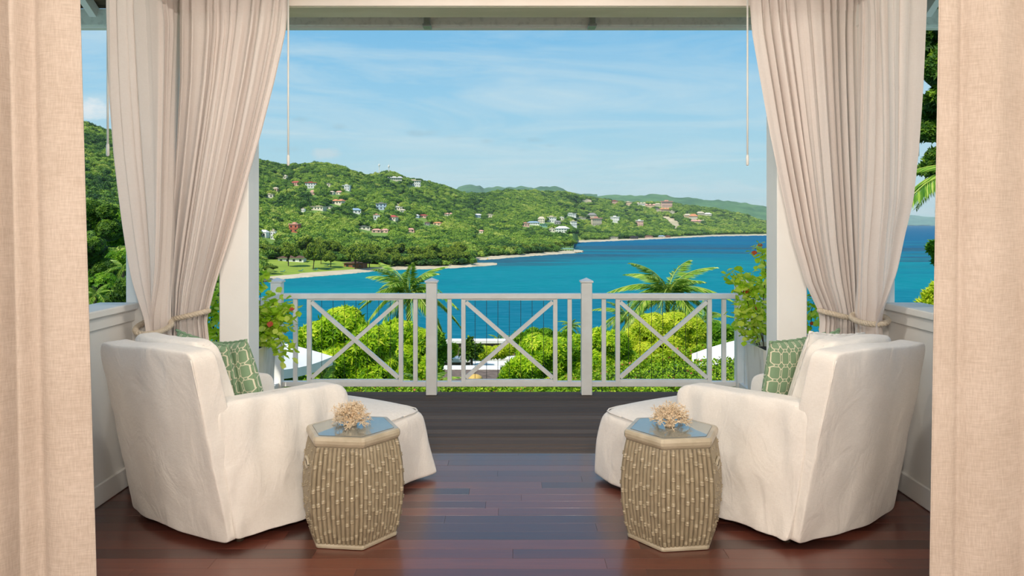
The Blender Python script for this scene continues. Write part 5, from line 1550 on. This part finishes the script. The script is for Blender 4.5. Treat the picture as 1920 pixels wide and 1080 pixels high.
def chair(label, O, ang, mir, seed):
    """local axes: x = to the open side facing the middle of the room, y = forward, z = up"""
    t = thing('armchair', label, 'armchair', (O[0], O[1], 0), ang)
    def C(f): return {(a, b, c): f(a, b, c) for a in (0, 1) for b in (0, 1) for c in (0, 1)}
    def put(name, corners, k, n_, disp, mat=M['slipcover'], parent=t):
        V, F = rbox(corners, k, n_, disp, 40); V = np.array([v[:] for v in V])
        if mir < 0: V[:, 0] *= -1; F = [f[::-1] for f in F]
        return obj(name, mesh_data(name, V, F, mat, True), parent)
    # back: leaning, a little narrower at the top, hem bowed outwards
    def bc(a, b, c):
        if c: return (-.35 if not a else .345, (-.005, .135)[b], .93)
        return (-.445 if not a else .345, ((.24, .20)[a], .36)[b], .03)
    def bd(q, p):
        p = p.copy()
        if q.y < .2:
            p.y -= .035 * (1 - q.x ** 2) * (1 - q.z) * .5 + .012 * (1 - q.x ** 2)
            p.y += cloth_noise(p, 0, .009, 1, 1, .6, seed) + .007 * math.sin(9 * q.x + 5 * q.z + seed) * max(0, -q.z) ** 1.5 * .6
        p.z += .008 * math.sin(PI * (q.x + .2)) * max(0, q.z) ** 4 + .018 * abs(q.x) ** 6 * max(0, q.z) ** 4
        p.x += cloth_noise(p, 0, .006, 1, 1, 1, seed + 3)
        if q.z < -.8: p.z += .012 * math.sin(q.x * 4 + seed) * (abs(q.z) - .8) * 5 * .3 + .022 * abs(q.x) ** 2 * 0
        return p
    put('backrest', C(bc), 15, 34, bd)
    # arms
    for sd in (-1, 1):
        def ac(a, b, c, sd=sd):
            outer = (a == 1) == (sd > 0)
            if c: x = (.352 if not b else .35) if outer else (.20 if not b else .205)
            else: x = ((.36 if sd > 0 else .43) if not b else .475) if outer else .18
            y = ((.235, .97) if not c else (.12, .985))[b]
            z = ((.035, .685), (.035, .628))[b][c]
            return (sd * x, y, z)
        def ad(q, p, sd=sd):
            p = p.copy(); g = (p.y - .12) / .85
            out = q.x * sd
            if out > 0:
                fold = math.sin(26 * p.y + 3 * p.z + 1.3 * math.sin(7 * p.y + seed)) * .010 * (1 - abs(q.z)) ** .3 * math.exp(-((p.z - .55) / .22) ** 2)
                p.x += sd * (cloth_noise(p, 0, .026, 1, 1, .4, seed + 5) + fold + .02 * math.sin(PI * min(1, max(0, g))) * (1 - q.z) * .5)
                p.x += sd * .012 * math.sin(11 * p.y + seed) * max(0, -q.z) ** 2
            p.z += .010 * math.exp(-((q.y - 1) / .25) ** 2) * max(0, q.z) ** 3
            p.z += cloth_noise(p, 0, .007, 1, 1, 1, seed + 9)
            return p
        put('arm', C(ac), 9, 32, ad)
        # gathered seam where the back meets the side
        sm = []
        for k in range(30):
            q = k / 29; z = .90 - .85 * q
            x = .339 + ((0 if sd > 0 else .09) * q); y = .004 + .205 * q
            sm.append((sd * mir * (x + .0012 * math.sin(k * 2.1)), y, z))
        if sd < 0: continue
        b = MB(); b.tube(sm, [.004 + .0008 * math.sin(k * 1.9) for k in range(30)], 6); b.build('seam', M['slipcover'], t, True, off=(0, 0, 0))
    # seat platform with skirt, then the loose seat cushion
    put('seat_base', C(lambda a, b, c: ((-.24, .24)[a], (.24, .955)[b], (.05, .30)[c])), 12, 10, None)
    def sd_(q, p):
        p = p.copy(); p.z += .018 * (1 - q.x ** 2) * (1 - q.y ** 2) * (q.z > 0); return p
    put('seat_cushion', C(lambda a, b, c: ((-.215, .215)[a], (.20, .985)[b], (.30, .455)[c])), 8, 16, sd_)
    # loose back cushion standing a little above the back
    def cc(a, b, c):
        return ((-.30, .215)[a], (((.26, .42)[b]) if not c else (.125, .25)[b]), (.44, .962)[c])
    def cd(q, p):
        p = p.copy(); bl = (1 - q.x ** 2) * (1 - q.z ** 2); p.y += .03 * q.y * bl; p.z += -.014 * (1 - q.x ** 2) * (q.z > .5) + cloth_noise(p, 0, .012, 1, 1, 1, seed)
        return p
    put('back_cushion', C(cc), 7, 20, cd)
    # welt round the top of the back cushion
    for sd in (-1, 1):
        b = MB(); xw = .208 if sd > 0 else .293; b.tube([(sd * mir * xw, .30, .50), (sd * mir * xw, .235, .72), (sd * mir * (xw - .008), .175, .93)], .004, 6); b.build('welt', M['slipcover'], t, True, off=(0, 0, 0))
    # castor feet under the skirt
    for (x, y) in ((-.30, .30), (.30, .30), (-.32, .88), (.32, .88)):
        b = MB(); b.lathe([(.018, 0), (.022, .01), (.022, .05), (.03, .075)], 10, (x, y, 0)); b.build('foot', M['dark_trunk'], t, True, off=(0, 0, 0))
    return t


def ottoman(label, O, ang, mir, seed, x0=-.38, x1=.525, y0=1.03, y1=1.47):
    t = thing('ottoman', label, 'ottoman', (O[0], O[1], 0), ang)
    def put(name, cf, k, n_, disp):
        V, F = rbox({(a, b, c): cf(a, b, c) for a in (0, 1) for b in (0, 1) for c in (0, 1)}, k, n_, disp, 40); V = np.array([v[:] for v in V])
        if mir < 0: V[:, 0] *= -1; F = [f[::-1] for f in F]
        return obj(name, mesh_data(name, V, F, M['slipcover'], True), t)
    def cf(a, b, c):
        e = .0 if c else .038
        return ((x0 - e, x1 + e)[a] - (0 if c else 0), (y0 - e * .3, y1 + e * .6)[b], (.025, .425)[c])
    def d(q, p):
        p = p.copy()
        low = max(0, -q.z)
        p.x += (1 if q.x > 0 else -1) * .016 * math.sin(13 * p.y + seed) * low ** 1.2 + cloth_noise(p, 0, .011, 1, 1, .3, seed)
        p.y += (1 if q.y > 0 else -1) * .012 * math.sin(12 * p.x + seed) * low ** 1.2
        if q.z > 0: p.z += .022 * (1 - q.x ** 2) * (1 - q.y ** 2)
        return p
    put('skirt', cf, 6.5, 30, d)
    b = MB(); P = []
    for k in range(41):
        a = 2 * PI * k / 40; cx_m, cy_m = (x0 + x1) / 2, (y0 + y1) / 2; rx, ry = (x1 - x0) / 2 * .985, (y1 - y0) / 2 * .985
        c, s = math.cos(a), math.sin(a); k_ = (abs(c) ** 5 + abs(s) ** 5) ** (-1 / 5)
        P.append((mir * (cx_m + rx * c * k_), cy_m + ry * s * k_, .405))
    b.tube(P, .0045, 6); b.build('welt', M['slipcover'], t, True, off=(0, 0, 0))
    return t


def pillow(label, root, ang, mir, pos, rot, size, thick, mat, seed=0, ruffle=True, name='throw_pillow'):
    """throw pillow placed in a chair's local frame"""
    n_ = 30; V = []; UV = []
    for sgn in (1, -1):
        for j in range(n_ + 1):
            for i in range(n_ + 1):
                u, v = 2 * i / n_ - 1, 2 * j / n_ - 1
                pin = 1 - .09 * (u * u * v * v) - .05 * (1 - u * u) * v * v * 0
                th = thick / 2 * ((1 - u * u) * (1 - v * v)) ** .42
                th += .004 * mnoise.noise(Vector((u * 3 + seed, v * 3, sgn))) * (1 - u * u) * (1 - v * v)
                x = u * size / 2 * (1 - .06 * (1 - v * v) * abs(u) ** 2 * -0) * (1 - .07 * (1 - abs(u)) * 0) ; z = v * size / 2
                x *= (1 - .055 * (1 - v * v)) ; z *= (1 - .055 * (1 - u * u))
                V.append((x, sgn * th, z)); UV.append((i / n_, j / n_))
    m = (n_ + 1) ** 2; F = []
    for j in range(n_):
        for i in range(n_):
            a = j * (n_ + 1) + i; F.append((a, a + n_ + 1, a + n_ + 2, a + 1)); F.append((m + a, m + a + 1, m + a + n_ + 2, m + a + n_ + 1))
    c, s = math.cos(ang), math.sin(ang); px, py, pz = pos[0] * mir, pos[1], pos[2]
    loc = (root[0] + px * c - py * s, root[1] + px * s + py * c, pz)
    e = Matrix.Rotation(ang, 4, 'Z') @ Matrix.Rotation(rot[2] * mir, 4, 'Z') @ Matrix.Rotation(rot[0], 4, 'X') @ Matrix.Rotation(rot[1] * mir, 4, 'Y')
    o = thing(name, label, 'pillow', loc); o.rotation_euler = e.to_euler()
    obj('cover', mesh_data('cover', V, F, mat, True, None, UV), o)
    P = []
    for k in range(121):
        q = k / 120 * 4; sdn = int(q) % 4; u = (q - int(q)) * 2 - 1
        x, z = [(u, -1), (1, u), (-u, 1), (-1, -u)][sdn]
        X, Z = x * size / 2 * (1 - .055 * (1 - z * z)), z * size / 2 * (1 - .055 * (1 - x * x))
        P.append((X, .003 * math.sin(k * 2.3), Z))
    b = MB(); b.tube(P, [.0055 + .0022 * math.sin(k * 1.7) for k in range(121)], 6, False); b.build('piping', mat, o, True, off=(0, 0, 0))
    return o


OL, AL = (-1.690, 3.50), -math.atan2(.51, .86)
chair('white slipcovered armchair on the left, seen from behind', OL, AL, 1, 2)
ottoman('white skirted ottoman in front of the left armchair', OL, AL, 1, 1)
OR, AR = (1.712, 3.49), math.atan2(.51, .86)
chair('white slipcovered armchair on the right, seen from behind', OR, AR, -1, 6)
ottoman('white skirted ottoman in front of the right armchair', OR, AR, -1, 4)
pillow('green trellis pillow leaning on the left armchair cushion, nearer one', OL, AL, 1, (-.085, .43, .71), (.27, .10, -.10), .44, .15, M['trellis'], 1)
pillow('green trellis pillow in front of the nearer one on the left armchair', OL, AL, 1, (-.03, .545, .685), (.22, -.12, -.14), .42, .14, M['trellis'], 2)
pillow('plain white pillow leaning in the right armchair', OR, AR, -1, (-.115, .41, .715), (.27, -.10, -.05), .48, .14, M['slipcover'], 3)
pillow('green trellis pillow in front of the white one on the right armchair', OR, AR, -1, (-.035, .54, .70), (.20, .03, -.02), .43, .13, M['trellis'], 4)

pillow('green trellis pillow at the far side of the right armchair, only its corner showing', OR, AR, -1, (-.215, .56, .675), (.22, .30, .10), .42, .12, M['trellis'], 5)


# ---------------------------------------------------------------- bamboo pattern garden stools
def hexr(th):   # radius of a unit hexagon (circumradius 1, vertex at angle 0)
    a = (th % (PI / 3)) - PI / 6
    return math.cos(PI / 6) / math.cos(a)


def stool_body(seed=4):
    r = random.Random(seed); nc = 11; sub = 7; nz = 130; H0, H1 = .022, .468
    prof = lambda z: np.interp(z, [0, .08, .17, .26, .35, .43, .47], [.210, .233, .247, .251, .245, .232, .222])
    th = []; prof_c = []; cid = []
    for f in range(6):
        for c in range(nc):
            for k in range(sub):
                x = (c + k / sub) / nc        # position along the face
                v = k / sub * 2 - 1
                a0, a1 = f * PI / 3, (f + 1) * PI / 3
                X = math.cos(a0) * (1 - x) + math.cos(a1) * x; Y_ = math.sin(a0) * (1 - x) + math.sin(a1) * x
                th.append((X, Y_, f)); prof_c.append(math.sqrt(max(0, 1 - v * v))); cid.append(f * nc + c)
    nodes = {}
    for i in range(6 * nc):
        z = r.uniform(.03, .10); L = []
        while z < H1 - .012: L.append(z); z += r.uniform(.055, .115)
        nodes[i] = L
    V = []; LVv = []
    for j in range(nz + 1):
        z = H0 + (H1 - H0) * j / nz; R = float(prof(z))
        for (X, Y_, f), pc, ci in zip(th, prof_c, cid):
            d = -.006 + .0105 * pc; lvv = .12 + .5 * pc
            for zn in nodes[ci]:
                q = abs(z - zn)
                if q < .0075 and pc > .2:
                    d += .0052 * (1 if .0022 < q else .35) * pc; lvv += .2
                    break
            an = f * PI / 3 + PI / 6
            V.append((X * R + math.cos(an) * d, Y_ * R + math.sin(an) * d, z)); LVv.append(min(1, lvv))
    n1 = len(th)
    F = [(j * n1 + i, j * n1 + (i + 1) % n1, (j + 1) * n1 + (i + 1) % n1, (j + 1) * n1 + i) for j in range(nz) for i in range(n1)]
    return mesh_data('barrel', V, F, M['ceramic'], True, LVv)


def hexloft(levels, mat, name, bev=.0):
    """levels: (circumradius, z)"""
    V = []; n_ = 24
    for (R, z) in levels:
        for k in range(n_):
            f = k // 4; x = (k % 4) / 4; x = .04 + x * 1.2267 if k % 4 else 0.04
            x = [.03, .34, .66, .97][k % 4]
            a0, a1 = f * PI / 3, (f + 1) * PI / 3
            V.append((R * (math.cos(a0) * (1 - x) + math.cos(a1) * x), R * (math.sin(a0) * (1 - x) + math.sin(a1) * x), z))
    L = len(levels)
    F = [(j * n_ + i, j * n_ + (i + 1) % n_, (j + 1) * n_ + (i + 1) % n_, (j + 1) * n_ + i) for j in range(L - 1) for i in range(n_)]
    F += [tuple(range(n_))[::-1], tuple(range((L - 1) * n_, L * n_))]
    return mesh_data(name, V, F, mat, False)


BARREL = stool_body()
TOP = hexloft([(.200, .460), (.222, .466), (.231, .476), (.236, .486), (.2365, .500), (.233, .510), (.226, .516), (.206, .516), (.203, .511)], M['ceramic_top'], 'top_slab')
RIM = hexloft([(.210, 0), (.219, .003), (.221, .012), (.217, .022), (.19, .026)], M['ceramic_top'], 'foot_rim')
PANE = hexloft([(.2045, .5115), (.2055, .5125), (.2055, .5175), (.2045, .5185)], M['glass'], 'glass_pane')


def coral(label, loc, seed):
    r = random.Random(seed); b = MB()
    def grow(p, d, L, rad, depth):
        q = p + d * L; mid = (p + q) / 2 + Vector((r.gauss(0, 1), r.gauss(0, 1), r.gauss(0, 1))) * L * .12
        b.tube([p, mid, q], [rad, rad * .85, rad * .72], 5)
        if depth == 0: return
        for k in range(3 if depth > 1 else 2):
            nd = (d + Vector((r.gauss(0, 1), r.gauss(0, 1), r.gauss(0, .8))) * .62).normalized()
            grow(q, nd, L * r.uniform(.6, .85), rad * .74, depth - 1)
    for k in range(20):
        a = k * 2.4; e = .12 + 1.2 * (k / 20)
        d = Vector((math.cos(a) * math.cos(e), math.sin(a) * math.cos(e), math.sin(e)))
        grow(Vector((0, 0, .012)), d, .027 * r.uniform(.85, 1.15), .0030, 4)
    t = thing('coral', label, 'coral', loc)
    V = np.concatenate(b.v); V = V * np.array([1.38, 1.38, 1.34])
    V[:, 2] = np.where(V[:, 2] < .001, .001 + (0.001 - V[:, 2]) * .2, V[:, 2]); 
    obj('branches', mesh_data('branches', V, b.f, M['coral'], True), t)
    c = MB(); c.lathe([(.022, 0), (.026, .006), (.018, .016), (.006, .022)], 12); c.build('base', M['coral'], t, True, off=(0, 0, 0))


for (x, y, rz, side, hs) in [(-.762, 3.69, -6.9, 'left', (210, 30)), (.776, 3.672, 7.6, 'right', (330, 150))]:
    t = thing('garden_stool', '%s hexagonal ceramic stool with bamboo cane relief' % side, 'stool', (x, y, 0), math.radians(rz))
    obj('barrel', BARREL, t); obj('top_slab', TOP, t); obj('foot_rim', RIM, t); obj('glass_pane', PANE, t)
    for an in hs:
        a = math.radians(an); R = .247 * math.cos(PI / 6)
        u = Vector((-math.sin(a), math.cos(a), 0)); nrm = Vector((math.cos(a), math.sin(a), 0)); c = nrm * (R + .003) + Vector((0, 0, .37))
        loop = [c + u * .045 * math.cos(q) + Vector((0, 0, .022 * math.sin(q))) for q in [2 * PI * k / 20 for k in range(21)]]
        b = MB(); b.tube(loop, .007, 8, False); hb = b.build('handle_rim', M['ceramic_top'], t, True, off=(0, 0, 0))
        b = MB(); b.add([c + nrm * .002] + loop[:-1], [(0, i + 1, (i + 1) % 20 + 1) for i in range(20)]); b.build('handle_shade_disc', M['gap'], t, off=(0, 0, 0))  # near-black disc stands in for the shade inside the handle opening
coral('cream branching coral on the left stool', (W(659, 795, 3.69).x, 3.70, .5185), 3)
coral('cream branching coral on the right stool', (W(1257, 797, 3.67).x, 3.68, .5185), 8)
